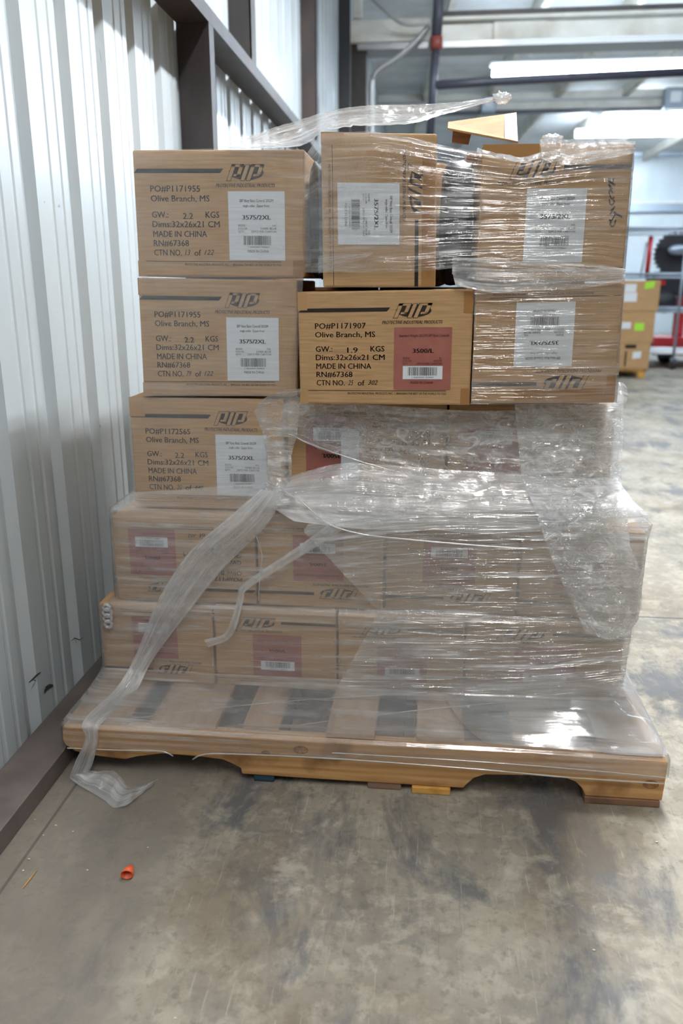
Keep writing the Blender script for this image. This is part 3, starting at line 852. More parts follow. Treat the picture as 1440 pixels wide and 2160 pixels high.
def board(x0, x1, y0, y1, z0, z1, name, mat, lab=None):
    mb = MB(); mb.box((x0, y0, z0), (x1, y1, z1), mat, 0.002)
    o = mb.build(name, pal)
    if lab: o['label'] = lab
    return o
for i, (x0, x1) in enumerate(((-0.735, -0.605), (-0.56, -0.416), (-0.361, -0.284), (-0.185, -0.084), (0.000, 0.097), (0.195, 0.293), (0.365, 0.485))):
    board(x0, x1, 1.447 + 0.006 * ((i * 7) % 3), 2.438, 0.1035, 0.1155, 'deck_board', M_DECK)
board(0.338, 0.484, 1.428, 2.43, 0.0, 0.0150, 'bottom_board', M_BOTTOM, 'brown bottom board')
board(-0.006, 0.072, 1.424, 2.43, 0.0, 0.0150, 'bottom_board', M_YELLOWWOOD, 'yellow orange bottom board')
board(-0.097, -0.028, 1.432, 2.43, 0.0, 0.0150, 'bottom_board', M_PINKWOOD, 'rough pinkish bottom board')
board(-0.335, -0.292, 1.432, 2.43, 0.0, 0.0150, 'bottom_board', M_BLUEWOOD, 'blue painted bottom board')
# knots on the front stringer
M_KNOT = noisy('dark_wood_knot', lin(112, 74, 40), lin(176, 124, 68), (160, 160, 160), 0.7, 3)
M_KNOTRING = simple('knot_ring', lin(132, 88, 48), 0.7)
def knot(x, y, r):
    c = p(x, y, 1.4292); mb = MB()
    for rr, mt, o in ((r, M_KNOTRING, 0.0), (r * 0.8, M_KNOT, 0.0004)):
        vs = [c + Vector((rr * 1.3 * math.cos(a), -o, rr * 0.8 * math.sin(a))) for a in [k * math.pi / 8 for k in range(16)]]
        mb.add(vs, [tuple(range(16))], mt)
    return mb.build('knot', pal, recalc=False)
knot(634, 1582, 0.012); knot(1372, 1655, 0.012); knot(560, 1588, 0.007)

# ------------------------------------------------------------------ stretch wrap
wrap = empty('stretch_wrap', (-0.12, 1.60, 0.06), 'clear torn stretch wrap around the lower cartons and pallet deck', 'stretch wrap')
wrap_up = empty('stretch_wrap', (0.1, 1.58, 0.80), 'clear glossy stretch wrap around the upper two layers with a twisted loose end', 'stretch wrap')

def film(name, rows, nu, nv, mat, parent, amp=0.002, fr=(6, 40), seed=0.0, crumple=0.0, label=None, straight=False):
    R = [(polyline if straight else catmull)(r, nu) for r in rows]
    cols = []
    G = [[None] * nu for _ in range(nv)]
    # vertical resampling, piecewise linear with rounded joints
    L = [0.0]
    for a, b in zip(R[:-1], R[1:]): L.append(L[-1] + sum((a[i] - b[i]).length for i in range(0, nu, 4)) / len(range(0, nu, 4)))
    for j in range(nv):
        s = L[-1] * j / (nv - 1); k = 0
        while k < len(L) - 2 and L[k + 1] < s: k += 1
        t = (s - L[k]) / max(L[k + 1] - L[k], 1e-9)
        for i in range(nu): G[j][i] = R[k][i].lerp(R[k + 1][i], t)
    ulen = [0.0]
    mid = R[len(R) // 2]
    for i in range(1, nu): ulen.append(ulen[-1] + (mid[i] - mid[i - 1]).length)
    vs = []
    for j in range(nv):
        for i in range(nu):
            a = G[j][min(i + 1, nu - 1)] - G[j][max(i - 1, 0)]; b = G[min(j + 1, nv - 1)][i] - G[max(j - 1, 0)][i]
            n = a.cross(b)
            n = n.normalized() if n.length > 1e-9 else Vector((0, -1, 0))
            n = -n
            u, v = ulen[i], L[-1] * j / (nv - 1)
            d = (amp * n.y * n.y if n.y > -0.9 else amp) * (noise.noise(Vector((u * fr[0], v * fr[1], seed))) + 0.5 * noise.noise(Vector((u * fr[0] * 2.3, v * fr[1] * 2.7, seed + 9))))
            q = G[j][i] + n * (d + (amp if n.y < -0.3 else 0.0))
            if crumple:
                rg = 0.0
                for k, (th, f1, f2, am) in enumerate(((0.15, 9, 46, 1.0), (0.9, 12, 60, 0.8), (-0.7, 12, 52, 0.8), (1.45, 14, 70, 0.5), (0.3, 40, 120, 0.35))):
                    uu = u * math.cos(th) + v * math.sin(th); vv = -u * math.sin(th) + v * math.cos(th)
                    rg += am * (1 - 2 * abs(noise.noise(Vector((uu * f1, vv * f2, seed + 3 * k)))))
                q += n * crumple * rg
            vs.append(q)
    fs = [(j * nu + i, j * nu + i + 1, (j + 1) * nu + i + 1, (j + 1) * nu + i) for j in range(nv - 1) for i in range(nu - 1)]
    me = bpy.data.meshes.new(name); me.from_pydata(vs, [], fs)
    uvl = me.uv_layers.new(name='UVMap')
    for lp in me.loops:
        k = lp.vertex_index
        uvl.data[lp.index].uv = (ulen[k % nu] + seed * 3.7, L[-1] * (k // nu) / (nv - 1) + seed)
    me.materials.append(mat)
    for pl in me.polygons: pl.use_smooth = True
    me.update()
    o = link(name, me, parent)
    if label: o['label'] = label
    return o

# main lower sheet, with both sides carried back round the stack
def row(xl, xr, Y, zl, zm, zr, yb=2.438, bow=0.0):
    return [w(xl + 0.01, yb, zl), w(xl, (Y + yb) / 2, zl), w(xl, Y + 0.01, zl), w(xl + 0.012, Y, zl),
            w(xl * 0.75 + xr * 0.25, Y + bow, (zl + zm) / 2), w((xl + xr) / 2, Y + bow, zm), w(xl * 0.25 + xr * 0.75, Y + bow, (zr + zm) / 2),
            w(xr - 0.012, Y, zr), w(xr, Y + 0.01, zr), w(xr, (Y + yb) / 2, zr), w(xr - 0.01, yb, zr)]
rowsA = [
    row(-0.655, 0.398, 1.690, 0.548, 0.600, 0.600),
    row(-0.662, 0.420, 1.684, 0.545, 0.560, 0.560),
    row(-0.690, 0.474, 1.630, 0.524, 0.515, 0.522),
    row(-0.688, 0.465, 1.626, 0.490, 0.490, 0.490),
    row(-0.690, 0.463, 1.626, 0.315, 0.315, 0.315),
    row(-0.727, 0.449, 1.612, 0.300, 0.300, 0.300),
    row(-0.727, 0.441, 1.611, 0.150, 0.150, 0.160)]
film('film_sheet', rowsA, 200, 150, F_MAIN, wrap, 0.0022, (5, 55), 1.0, straight=True)
rowsK = [
    row(-0.7275, 0.4415, 1.610, 0.150, 0.152, 0.162),
    row(-0.730, 0.447, 1.590, 0.140, 0.144, 0.148, bow=-0.012),
    row(-0.736, 0.470, 1.520, 0.126, 0.129, 0.129, bow=-0.012),
    row(-0.743, 0.488, 1.455, 0.1175, 0.119, 0.119, bow=-0.006),
    row(-0.746, 0.494, 1.432, 0.1125, 0.1125, 0.1125)]
film('film_skirt', rowsK, 200, 90, F_SKIRT, wrap, 0.0025, (3, 22), 1.4, straight=True)
rowsH = [
    row(-0.746, 0.494, 1.432, 0.1123, 0.1123, 0.1123),
    row(-0.747, 0.495, 1.4255, 0.106, 0.106, 0.106),
    row(-0.747, 0.495, 1.4245, 0.062, 0.072, 0.066)]
film('film_hem', rowsH, 160, 24, F_HEM, wrap, 0.0012, (3, 60), 1.7, straight=True)
film('film_puff', [
    [w(0.06, 1.612, 0.160), w(0.18, 1.612, 0.185), w(0.33, 1.612, 0.200), w(0.446, 1.615, 0.185)],
    [w(0.06, 1.560, 0.150), w(0.18, 1.550, 0.174), w(0.33, 1.545, 0.192), w(0.455, 1.550, 0.172)],
    [w(0.08, 1.505, 0.138), w(0.19, 1.495, 0.156), w(0.33, 1.490, 0.172), w(0.468, 1.495, 0.154)],
    [w(0.11, 1.462, 0.124), w(0.22, 1.455, 0.132), w(0.34, 1.450, 0.140), w(0.480, 1.452, 0.132)],
    [w(0.14, 1.436, 0.1155), w(0.24, 1.434, 0.116), w(0.34, 1.433, 0.1165), w(0.486, 1.433, 0.1165)]], 80, 60, F_PUFF, wrap, 0.0028, (9, 14), 2.0)
# second partial layer over the right half and the pallet edge
rowsB = [
    [p(700, 1050, 1.66), p(900, 1052, 1.66), p(1100, 1048, 1.66), p(1312, 1040, 1.66)],
    [p(640, 1120, 1.60), p(860, 1092, 1.605), p(1100, 1088, 1.605), p(1368, 1088, 1.615)],
    [p(800, 1290, 1.60), p(900, 1290, 1.60), p(1100, 1290, 1.60), p(1345, 1292, 1.61)],
    [p(700, 1470, 1.585), p(900, 1475, 1.585), p(1100, 1475, 1.585), p(1312, 1450, 1.59)],
]
film('film_sheet', rowsB, 110, 90, F_RIGHT, wrap, 0.003, (4, 60), 2.3)
# torn sheet over the third layer
rowsC = [
    [p(600, 850, 1.686), p(700, 848, 1.686), p(850, 858, 1.68), p(1000, 866, 1.675), p(1150, 862, 1.675), p(1312, 848, 1.685)],
    [p(585, 905, 1.68), p(690, 915, 1.68), p(850, 920, 1.672), p(1000, 925, 1.67), p(1150, 925, 1.67), p(1312, 920, 1.68)],
    [p(600, 912, 1.682), p(700, 955, 1.682), p(850, 985, 1.675), p(1000, 1005, 1.67), p(1150, 1020, 1.67), p(1308, 1030, 1.68)],
]
film('torn_film', rowsC, 130, 60, F_BUNCH, wrap, 0.003, (5, 40), 4.0, 0.0012)
rowsC2 = [
    [p(590, 1012, 1.67), p(720, 978, 1.67), p(860, 985, 1.668), p(1000, 995, 1.665), p(1300, 1010, 1.67)],
    [p(560, 1062, 1.62), p(720, 1070, 1.62), p(860, 1076, 1.618), p(1000, 1080, 1.618), p(1345, 1072, 1.618)],
    [p(620, 1100, 1.604), p(760, 1116, 1.604), p(900, 1116, 1.604), p(1050, 1126, 1.604), p(1360, 1100, 1.610)],
]
film('film_sheet', rowsC2, 90, 40, F_TAIL, wrap, 0.002, (5, 60), 5.5)
# crumpled lump beside the third-layer left carton
rowsD = [
    [p(556, 832, 1.60), p(590, 820, 1.592), p(636, 812, 1.592)],
    [p(538, 862, 1.64), p(580, 862, 1.63), p(628, 858, 1.65)],
    [p(556, 905, 1.66), p(585, 908, 1.655), p(625, 915, 1.67)],
    [p(566, 960, 1.67), p(588, 960, 1.665), p(612, 960, 1.675)],
    [p(566, 1030, 1.66), p(590, 1036, 1.65), p(614, 1036, 1.66)],
    [p(545, 1065, 1.61), p(588, 1072, 1.60), p(625, 1068, 1.61)],
]
film('bunched_film', rowsD, 46, 110, F_BUNCH, wrap, 0.004, (30, 18), 6.0, 0.002)
# crumpled band hanging down the right side
rowsE = [
    [p(1085, 852, 1.672), p(1190, 850, 1.668), p(1308, 845, 1.675)],
    [p(1092, 930, 1.668), p(1190, 930, 1.66), p(1304, 930, 1.67)],
    [p(1100, 1010, 1.662), p(1195, 1010, 1.65), p(1300, 1010, 1.665)],
    [p(1128, 1078, 1.612), p(1220, 1075, 1.60), p(1318, 1070, 1.61)],
    [p(1150, 1140, 1.600), p(1235, 1140, 1.59), p(1325, 1150, 1.60)],
    [p(1178, 1210, 1.598), p(1260, 1210, 1.585), p(1352, 1205, 1.60)],
    [p(1208, 1270, 1.596), p(1280, 1275, 1.585), p(1350, 1280, 1.60)],
    [p(1232, 1330, 1.590), p(1280, 1345, 1.585), p(1322, 1340, 1.59)],
]
film('bunched_film', rowsE, 90, 170, F_BUNCH, wrap, 0.004, (14, 10), 7.0, 0.0016)
# loose tail sweeping down the left to the floor
def ribbon(name, pairs, nu, nv, mat, amp, seed, crumple=0.0, parent=wrap):
    A = catmull([a for a, b in pairs], nv); B = catmull([b for a, b in pairs], nv)
    n = 5
    rows = [[A[j].lerp(B[j], 0), A[j].lerp(B[j], 0.33) + Vector((0, -amp * 1.5, 0)), A[j].lerp(B[j], 0.66) + Vector((0, -amp, 0)), B[j]] for j in range(nv)]
    # u must run along the ribbon so that streaks follow it
    cols = [[rows[j][k] for j in range(nv)] for k in range(4)]
    return film(name, cols, nv, nu, mat, parent, amp, (4, 60), seed, crumple)
ribbon('torn_tail', [
    (p(548, 1032, 1.60), p(600, 1040, 1.60)), (p(478, 1095, 1.595), p(560, 1110, 1.595)), (p(392, 1172, 1.60), p(470, 1200, 1.60)),
    (p(326, 1280, 1.595), p(398, 1290, 1.595)), (p(286, 1380, 1.59), p(322, 1392, 1.59)), (p(244, 1450, 1.54), p(284, 1460, 1.54)),
    (p(176, 1518, 1.435), p(214, 1524, 1.435)), (p(178, 1560, 1.418), p(206, 1565, 1.418)), (p(160, 1602, 1.412), p(196, 1608, 1.412)),
    (p(144, 1640, 1.40), p(182, 1636, 1.402))], 22, 120, F_TAIL, 0.002, 8.0, 0.0012)
# the part lying on the floor
def floorfilm():
    A = [pz(144, 1642, 0.012), pz(180, 1664, 0.006), pz(215, 1684, 0.005), pz(240, 1702, 0.004), pz(272, 1694, 0.010), pz(292, 1680, 0.004), pz(325, 1656, 0.003)]
    B = [pz(182, 1630, 0.030), pz(205, 1626, 0.022), pz(238, 1624, 0.024), pz(258, 1642, 0.018), pz(272, 1656, 0.010), pz(300, 1654, 0.010), pz(336, 1642, 0.016)]
    nv = 60
    A = catmull(A, nv); B = catmull(B, nv)
    cols = [[A[j].lerp(B[j], t) + Vector((0, 0, 0.006 * math.sin(math.pi * t) * (0.6 + 0.4 * math.sin(j * 0.5)))) for j in range(nv)] for t in (0, 0.3, 0.6, 1)]
    return film('torn_tail', cols, nv, 22, F_TAIL, wrap, 0.001, (20, 30), 9.0, 0.001)
floorfilm()
ribbon('film_strand', [
    (p(700, 1100, 1.596), p(720, 1120, 1.596)), (p(632, 1150, 1.597), p(648, 1166, 1.597)), (p(560, 1198, 1.597), p(575, 1210, 1.597)), (p(508, 1236, 1.597), p(520, 1246, 1.597)),
    (p(500, 1262, 1.597), p(514, 1264, 1.597)), (p(486, 1310, 1.594), p(502, 1312, 1.594)), (p(470, 1338, 1.594), p(484, 1348, 1.594)), (p(430, 1350, 1.594), p(440, 1366, 1.594))], 8, 80, F_TAIL, 0.001, 10.0, 0.001)
def rope(name, pts, r, parent=wrap, n=60, mat=F_ROPE):
    pp = catmull(pts, n); mb = MB()
    rr = [r * (0.75 + 0.5 * abs(noise.noise(Vector((i * 0.3, r * 900, 0))))) for i in range(n)]
    mb.tube(pp, rr, mat, 7)
    return mb.build(name, parent)
rope('rolled_edge', [p(598, 1034, 1.622), p(640, 1062, 1.604), p(690, 1104, 1.594), p(760, 1126, 1.594), p(840, 1136, 1.594), p(1000, 1150, 1.594), p(1120, 1158, 1.592)], 0.0022)
rope('rolled_edge', [p(612, 915, 1.676), p(650, 935, 1.674), p(720, 960, 1.668), p(800, 985, 1.666), p(900, 1008, 1.664), p(1090, 1036, 1.655)], 0.0018)
rope('rolled_edge', [p(520, 1545, 1.50), p(700, 1520, 1.53), p(900, 1496, 1.56), p(1080, 1480, 1.575)], 0.0013)
rope('rolled_edge', [p(210, 1525, 1.445), p(400, 1500, 1.50), p(620, 1478, 1.56), p(900, 1460, 1.58)], 0.0011)
rope('rolled_edge', [p(142, 1578, 1.4205), p(240, 1582, 1.4205), p(330, 1584, 1.4205), p(352, 1588, 1.4205), p(365, 1595, 1.4205)], 0.0016)
rope('rolled_edge', [p(406, 1602, 1.4205), p(420, 1594, 1.4205), p(470, 1590, 1.4205), p(700, 1600, 1.4205), p(1000, 1622, 1.4205), p(1200, 1640, 1.4205), p(1400, 1653, 1.422)], 0.0017)
rope('rolled_edge', [p(700, 1588, 1.4205), p(1000, 1606, 1.4205), p(1230, 1624, 1.4205), p(1402, 1640, 1.422)], 0.0013)
rope('rolled_edge', [p(540, 1130, 1.598), p(552, 1170, 1.598), p(548, 1210, 1.598), p(545, 1268, 1.598)], 0.0011)
# little roll of film at the left corner of the bottom layer
mb = MB(); c = p(226, 1292, 1.606)
for k, (rr, dz) in enumerate(((0.010, 0.0), (0.009, -0.014), (0.007, 0.012), (0.008, -0.028))):
    ring = [c + Vector((rr * math.cos(a), 0, rr * math.sin(a) + dz)) for a in [i * 2 * math.pi / 16 for i in range(17)]]
    mb.tube(ring, 0.0042, F_ROPE, 7, False)
mb.build('film_curl', wrap)
# white curl sticking out at the right corner of the deck
mb = MB(); mb.tube([p(1338, 1502, 1.66), p(1356, 1505, 1.655), p(1368, 1516, 1.65)], [0.010, 0.009, 0.004], F_ROPE, 8); mb.build('film_curl', wrap)
# bulge of film under the right fourth-layer carton
film('bunched_film', [[p(1292, 806, 1.70), p(1308, 808, 1.69), p(1316, 815, 1.70)], [p(1292, 830, 1.69), p(1310, 832, 1.68), p(1318, 836, 1.69)], [p(1290, 862, 1.69), p(1308, 862, 1.685), p(1314, 862, 1.69)]], 16, 24, F_ROPE, wrap, 0.001, (20, 20), 11.0, 0.002)

# ---- upper wrap
rowsU = [
    [p(644, 332, 1.66), p(676, 282, 1.594), p(780, 276, 1.590), p(868, 290, 1.590), p(960, 312, 1.588), p(1040, 326, 1.588), p(1100, 335, 1.590), p(1160, 318, 1.590), p(1250, 302, 1.590), p(1339, 300, 1.592), w(0.362, 1.70, 1.245), w(0.362, 2.2, 1.25)],
    [p(644, 450, 1.66), p(676, 445, 1.594), p(780, 445, 1.591), p(868, 445, 1.590), p(960, 445, 1.592), p(1040, 445, 1.592), p(1100, 445, 1.592), p(1160, 445, 1.592), p(1250, 445, 1.592), p(1327, 445, 1.593), w(0.362, 1.70, 1.13), w(0.362, 2.2, 1.13)],
    [p(644, 575, 1.66), p(678, 575, 1.594), p(780, 575, 1.591), p(868, 575, 1.590), p(960, 565, 1.594), p(1040, 560, 1.592), p(1100, 560, 1.592), p(1160, 560, 1.592), p(1250, 562, 1.592), p(1316, 575, 1.593), w(0.362, 1.70, 1.02), w(0.362, 2.2, 1.02)],
]
film('film_sheet', rowsU, 150, 110, F_UPPER, wrap_up, 0.002, (4, 60), 12.0, straight=True)
rowsU2 = [
    [p(1000, 575, 1.592), p(1100, 575, 1.592), p(1200, 575, 1.592), p(1317, 575, 1.593), w(0.368, 1.70, 1.01), w(0.368, 2.2, 1.01)],
    [p(998, 720, 1.592), p(1100, 720, 1.592), p(1200, 720, 1.592), p(1308, 720, 1.593), w(0.368, 1.70, 0.89), w(0.368, 2.2, 0.89)],
    [p(992, 852, 1.592), p(1100, 852, 1.592), p(1200, 852, 1.592), p(1300, 850, 1.593), w(0.368, 1.70, 0.77), w(0.368, 2.2, 0.77)],
]
film('film_sheet', rowsU2, 80, 80, F_UPPER, wrap_up, 0.0015, (4, 60), 13.0, straight=True)
# gathered bands
film('gathered_band', [[p(955, 540, 1.60), p(1040, 548, 1.588), p(1120, 552, 1.587), p(1220, 556, 1.587), p(1318, 568, 1.589)],
                       [p(955, 578, 1.61), p(1040, 582, 1.584), p(1120, 582, 1.584), p(1220, 582, 1.584), p(1317, 580, 1.588)],
                       [p(960, 606, 1.592), p(1040, 616, 1.588), p(1120, 612, 1.587), p(1220, 608, 1.587), p(1316, 592, 1.589)]], 110, 40, F_BAND, wrap_up, 0.003, (6, 120), 14.0, 0.001)
film('gathered_band', [[p(672, 540, 1.592), p(720, 534, 1.588), p(790, 532, 1.588)], [p(672, 578, 1.592), p(720, 560, 1.588), p(770, 545, 1.588)]], 50, 30, F_UPPER, wrap_up, 0.003, (8, 140), 15.0, 0.0008)
film('gathered_band', [[p(1006, 318, 1.588), p(1060, 328, 1.584), p(1096, 336, 1.582), p(1140, 322, 1.584)],
                       [p(1004, 326, 1.586), p(1060, 338, 1.582), p(1096, 346, 1.580), p(1140, 334, 1.584)]], 50, 10, F_ROPE, wrap_up, 0.002, (20, 100), 16.0, 0.003)
film('gathered_band', [[p(1140, 300, 1.60), p(1200, 296, 1.588), p(1260, 296, 1.588), p(1338, 300, 1.592)],
                       [p(1140, 340, 1.588), p(1200, 350, 1.586), p(1260, 340, 1.587), p(1336, 325, 1.591)]], 70, 26, F_BAND, wrap_up, 0.003, (8, 60), 17.0, 0.003)
# film over the left-hand cartons
film('film_sheet', [[p(276, 314, 1.694), p(400, 314, 1.692), p(520, 312, 1.692), p(646, 318, 1.69)],
                    [p(292, 582, 1.694), p(400, 582, 1.692), p(520, 582, 1.692), p(640, 582, 1.69)],
                    [p(304, 836, 1.694), p(400, 836, 1.692), p(520, 836, 1.692), p(622, 838, 1.69)]], 70, 60, F_CLEAR, wrap_up, 0.0012, (4, 60), 18.0)
film('film_sheet', [[p(268, 838, 1.694), p(400, 838, 1.692), p(560, 842, 1.692)], [p(282, 1046, 1.690), p(400, 1046, 1.690), p(575, 1046, 1.69)]], 50, 30, F_CLEAR, wrap, 0.0012, (4, 60), 19.0)
# torn sheet flying over the top, twisted into a tail
rowsT = [
    [p(470, 315, 1.72), p(545, 286, 1.74), p(620, 262, 1.76), p(700, 238, 1.76), p(780, 227, 1.75), p(870, 226, 1.74), p(950, 222, 1.72), p(1010, 214, 1.71), p(1055, 204, 1.70)],
    [p(480, 318, 1.70), p(560, 304, 1.72), p(630, 285, 1.74), p(700, 258, 1.74), p(780, 247, 1.73), p(870, 246, 1.72), p(950, 234, 1.71), p(1010, 221, 1.705), p(1055, 208, 1.70)],
    [p(490, 320, 1.69), p(570, 318, 1.69), p(640, 312, 1.68), p(700, 276, 1.615), p(780, 272, 1.61), p(860, 268, 1.62), p(930, 250, 1.68), p(1000, 230, 1.70), p(1052, 214, 1.70)],
]
film('twisted_tail', rowsT, 150, 46, F_TAIL, wrap_up, 0.003, (5, 50), 20.0, 0.0012)
blob('knot', p(1058, 207, 1.70), (0.016, 0.012, 0.009), F_ROPE, 5, 0.5, wrap_up, 40, 24, 4)
blob('knot', p(1165, 294, 1.615), (0.017, 0.012, 0.008), F_ROPE, 8, 0.5, wrap_up, 40, 24, 4)

# ------------------------------------------------------------------ floor litter
mb = MB()
c = pz(268, 1856); ax = (pz(275, 1836) - c)
ax.z = 0; L_ = ax.length; ax.normalize(); sd = Vector((ax.y, -ax.x, 0))
n = 14; R0, R1_ = 0.0105, 0.0035
outer, inner = [], []
for t, rr in ((0, R0), (0.5, (R0 + R1_) / 2 + 0.001), (1, R1_)):
    outer.append([c + ax * L_ * 1.35 * t + sd * rr * 1.05 * math.cos(a) + Vector((0, 0, 0.0003 + rr * 0.95 + rr * 0.9 * math.sin(a))) for a in [k * 2 * math.pi / n for k in range(n)]])
    inner.append([c + ax * L_ * 1.35 * t + sd * (rr - 0.0015) * 1.05 * math.cos(a) + Vector((0, 0, 0.0003 + rr * 0.95 + (rr - 0.0015) * 0.9 * math.sin(a))) for a in [k * 2 * math.pi / n for k in range(n)]])
M_ORANGE = simple('orange_plastic', lin(226, 96, 48), 0.4)
vs = [x for rg in outer + inner[:2] for x in rg]; fs = []
for j in range(2):
    for k in range(n): fs.append((j * n + k, j * n + (k + 1) % n, (j + 1) * n + (k + 1) % n, (j + 1) * n + k))
for k in range(n):
    fs.append((3 * n + k, 4 * n + k, 4 * n + (k + 1) % n, 3 * n + (k + 1) % n)); fs.append((k, 3 * n + k, 3 * n + (k + 1) % n, (k + 1) % n))
fs.append(tuple(2 * n + k for k in range(n))); fs.append(tuple(4 * n + k for k in range(n)))
mb.add(vs, fs, M_ORANGE, True)
tag(mb.build('wire_connector'), 'small hollow orange plastic cone lying on the floor', 'plastic cap')
mb = MB(); mb.tube([pz(48, 1874, 0.0016), pz(63, 1854, 0.002), pz(78, 1836, 0.0016)], [0.0008, 0.0014, 0.0007], M_YELLOWWOOD, 6)
tag(mb.build('wood_splinter'), 'thin tan wood splinter on the floor near the curb', 'splinter')
M_CRUMB = simple('pale_crumb', lin(222, 218, 196), 0.7)
for k, (x, y) in enumerate(((312, 1788), (184, 1835), (74, 1729), (118, 1741), (92, 1762), (154, 1754), (61, 1812), (49, 1836), (370, 2148), (1252, 2004), (1385, 1776))):
    c = pz(x, y, 0.0012)
    tag(blob('crumb', c, (0.0022, 0.0014, 0.0011), M_CRUMB, k, 0.5, None, 8, 6), 'tiny pale crumb of debris on the concrete floor', 'crumb', 'pale crumbs on the floor')

# ------------------------------------------------------------------ pipes, cables
def pipe(name, pts, r, mat, label, cat, n=40, smooth=True):
    mb = MB(); mb.tube(catmull(pts, n) if smooth else pts, r, mat, 8)
    return tag(mb.build(name), label, cat)
t = empty('sprinkler_pipe', p(922, 50, 7.85), 'dark vertical pipe in front of the painted beam with a branch to the right', 'pipe')
mb = MB(); mb.tube([p(926, -60, 7.85), p(924, 20, 7.85), p(920, 78, 7.85)], 0.045, M_PIPE, 10); mb.build('riser', t)
mb = MB(); mb.tube([p(920, 78, 7.85), p(920, 105, 7.85)], 0.055, M_PIPE_RED, 10); f_ = mb.build('fitting', t); f_['label'] = 'reddish pipe fitting'
mb = MB(); mb.tube([p(919, 105, 7.85), p(913, 180, 7.85), p(906, 300, 7.85)], 0.036, M_PIPE, 10); mb.build('drop', t)
mb = MB(); mb.tube([p(914, 180, 7.85), p(1030, 172, 7.95), p(1480, 150, 8.1)], 0.036, M_PIPE, 10); mb.build('branch', t)
pipe('conduit', [p(783, 330, 7.9), p(783, 200, 7.9), p(785, 168, 7.9), p(798, 148, 7.9), p(840, 120, 7.9), p(874, 90, 7.9), p(905, 55, 7.9)], 0.024, M_CONDUIT, 'grey metal conduit bending up to the painted beam', 'conduit')
pipe('cable', [p(776, -10, 7.82), p(800, 12, 7.82), p(830, 38, 7.82), p(858, 52, 7.82), p(905, 50, 7.82)], 0.014, M_CONDUIT, 'grey cable sagging down in front of the beam end', 'cable')
for (x, y, Y, s, lb) in ((1030, 220, 12.85, 0.10, 'small grey outlet box on the second beam'), (1422, 206, 12.85, 0.14, 'grey junction box on the second beam at the right')):
    c = p(x, y, Y); mb = MB(); mb.box((c.x - s, Y - 0.06, c.z - s), (c.x + s, Y + 0.1, c.z + s * 0.9), M_GALV, 0.01)
    mb.box((c.x - s * 0.55, Y - 0.07, c.z - s * 0.5), (c.x + s * 0.55, Y - 0.06, c.z + s * 0.5), M_HOUSING, 0.02)
    tag(mb.build('junction_box'), lb, 'electrical box')

# ------------------------------------------------------------------ far pallet of cartons
FY = 9.25
t = empty('wooden_pallet', (2.25, 9.6, 0), 'distant wooden pallet under three labelled cartons', 'pallet')
mb = MB(); mb.box((1.95, FY + 0.02, 0.075), (2.42, FY + 0.95, 0.095), M_YELLOWWOOD); mb.build('deck', t)
for yy in (FY + 0.03, FY + 0.45, FY + 0.87):
    for xx in (1.96, 2.33):
        mb = MB(); mb.box((xx, yy, 0.0), (xx + 0.08, yy + 0.08, 0.0745), M_YELLOWWOOD, 0.003); mb.build('block', t)
FC = [(0.097, 0.385, 'distant lower carton with black side print on the far pallet', 2.43),
      (0.387, 0.715, 'distant middle carton with a square green sticker on the far pallet', 2.45),
      (0.717, 1.04, 'distant top carton with a tilted green sticker on the far pallet', 2.47)]
for k, (z0, z1, lb, xr) in enumerate(FC):
    mb = MB(); mb.box((1.93, FY, z0), (xr, FY + 0.5, z1), M_CARD, 0.006)
    if k == 0:
        mb.box((2.16, FY - 0.002, z1 - 0.06), (2.28, FY - 0.001, z1 - 0.02), M_INK); mb.box((2.165, FY - 0.002, z0 + 0.03), (2.185, FY - 0.001, z1 - 0.09), M_INK)
    o = mb.build('shipping_carton', recalc=False)
    c = Vector((2.18, FY + 0.25, z0)); o.data.transform(Matrix.Translation(-c)); o.location = c
    tag(o, lb, 'box', 'cartons on the far pallet')
    def sticker(x0, x1, za, zb, mat, name, tilt=0.0, lab=None):
        mb = MB(); mb.add([(x0, FY - 0.003, zb), (x1, FY - 0.003, zb + tilt), (x1 - tilt * 0.3, FY - 0.003, za + tilt), (x0 - tilt * 0.3, FY - 0.003, za)], [(3, 2, 1, 0)], mat)
        s = mb.build(name, o, recalc=False)
        if lab: s['label'] = lab
    if k == 2:
        sticker(2.31, 2.41, z1 - 0.09, z1 - 0.02, M_GREEN, 'sticker', 0.02, 'tilted green sticker'); sticker(2.10, 2.22, z1 - 0.12, z1 - 0.035, M_PAPER, 'paper_label'); sticker(2.10, 2.235, z1 - 0.22, z1 - 0.125, M_PAPER, 'paper_label')
    if k == 1:
        sticker(2.24, 2.34, z1 - 0.20, z1 - 0.12, M_GREEN, 'sticker', 0, 'square green sticker'); sticker(2.10, 2.20, z1 - 0.18, z1 - 0.11, M_PAPER, 'paper_label')
    if k == 0: sticker(2.25, 2.34, 0.21, 0.285, M_PAPER, 'paper_label', 0.01)

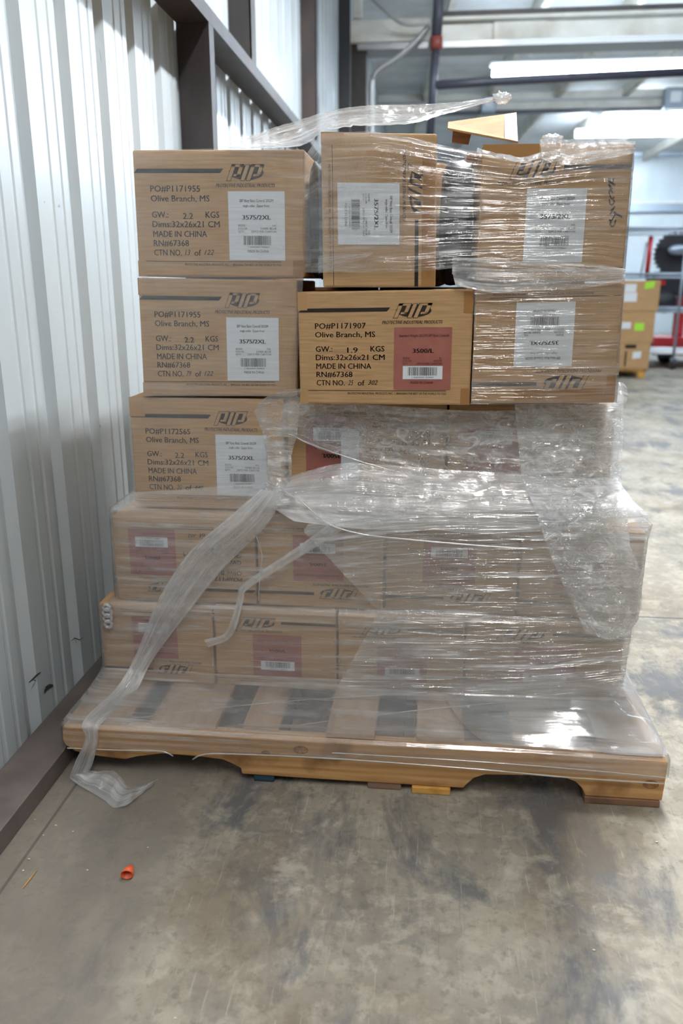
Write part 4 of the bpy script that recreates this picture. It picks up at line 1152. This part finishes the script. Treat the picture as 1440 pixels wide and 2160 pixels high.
# ------------------------------------------------------------------ wire rack cart and the machine behind it
t = empty('wire_rack_cart', (2.9, 10.7, 0), 'grey wire rack cart on casters in the far background', 'rack')
RX0, RX1, RY0, RY1 = 2.42, 3.02, 10.3, 10.95
for i, (xx, yy) in enumerate(((2.99, RY0), (3.85, RY0), (2.45, RY1), (3.85, RY1))):
    mb = MB(); mb.tube([(xx, yy, 0.10), (xx, yy, 1.72)], 0.016, M_GALV, 8); mb.build('post', t)
    mb = MB(); mb.tube([(xx - 0.018, yy, 0.06), (xx + 0.018, yy, 0.06)], 0.06, M_BLACK, 14); cw = mb.build('caster', t); cw['label'] = 'black caster wheel'
    mb = MB(); mb.box((xx - 0.03, yy - 0.02, 0.10), (xx + 0.03, yy + 0.02, 0.14), M_GALV); mb.build('caster_fork', cw)
for zz, nm in ((1.64, 'top_shelf'), (1.12, 'shelf'), (0.72, 'shelf')):
    mb = MB()
    a0 = 2.3 if zz > 1 else 2.72
    for yy in (RY0, RY1): mb.tube([(a0, yy, zz), (3.9, yy, zz)], 0.014, M_GALV, 6); mb.tube([(a0, yy, zz - 0.04), (3.9, yy, zz - 0.04)], 0.010, M_GALV, 6)
    for k in range(1 + int((3.9 - a0) / 0.06)): mb.tube([(a0 + 0.06 * k, RY0, zz), (a0 + 0.06 * k, RY1, zz)], 0.006, M_GALV, 5)
    mb.build(nm, t)
mb = MB(); mb.box((2.6, RY0 + 0.01, 0.18), (3.85, RY1, 0.22), M_HOUSING, 0.004); mb.build('deck', t)
pipe('red_pole', [p(1373, 498, 11.03), p(1363, 585, 11.03)], 0.03, M_MACHRED, 'straight red pole leaning behind the wire rack', 'pole', 2, False)
pipe('metal_rod', [p(1364, 512, 11.06), p(1350, 585, 11.06)], 0.012, M_GALV, 'thin grey rod leaning beside the red pole', 'rod', 2, False)
t = empty('floor_machine', (3.35, 11.4, 0), 'red and black wheeled shop machine behind the wire rack', 'machine')
mb = MB(); mb.box((2.95, 11.1, 0.10), (3.9, 11.6, 0.34), M_MACHRED, 0.02); mb.build('base', t)
mb = MB(); mb.box((3.22, 11.2, 0.34), (3.34, 11.3, 1.9), M_MACHRED, 0.01); mb.build('mast', t)
mb = MB(); mb.box((2.86, 11.12, 0.86), (3.5, 11.5, 1.16), M_BLACK, 0.03); mb.box((2.90, 11.1, 0.99), (3.02, 11.13, 1.05), M_MACHRED); mb.build('housing', t)
mb = MB(); mb.box((2.76, 11.1, 0.46), (2.87, 11.4, 0.98), M_HOUSING, 0.02); mb.build('panel', t)
mb = MB(); mb.box((2.68, 11.12, 0.34), (2.75, 11.4, 1.0), M_BLACK, 0.02); mb.box((2.88, 11.12, 0.34), (2.93, 11.4, 0.95), M_BLACK, 0.02); mb.build('hoses', t)
mb = MB()
c = Vector((3.13, 11.15, 1.38)); teeth = 26
poly = []
for k in range(teeth * 2):
    rr = 0.27 if k % 2 == 0 else 0.235
    poly.append(c + Vector((rr * math.cos(math.pi * k / teeth), 0, rr * math.sin(math.pi * k / teeth))))
mb.prism(poly, (0, 0.12, 0), M_BLACK); mb.build('toothed_wheel', t)
blob('lamp_shell', (3.13, 11.08, 1.42), (0.13, 0.06, 0.07), M_GALV, 2, 0.0, t)
for xx in (3.1, 3.75):
    mb = MB(); mb.tube([(xx, 11.02, 0.09), (xx, 11.09, 0.09)], 0.09, M_BLACK, 16); mb.build('wheel', t)
mb = MB(); mb.tube([(3.03, 11.05, 0.78), (3.03, 11.10, 0.78)], 0.14, M_BLACK, 20); mb.build('pulley', t)
mb = MB(); mb.box((2.60, 11.0, 0.40), (2.68, 11.1, 0.52), M_YELLOWWOOD, 0.01); mb.build('tag_plate', t)
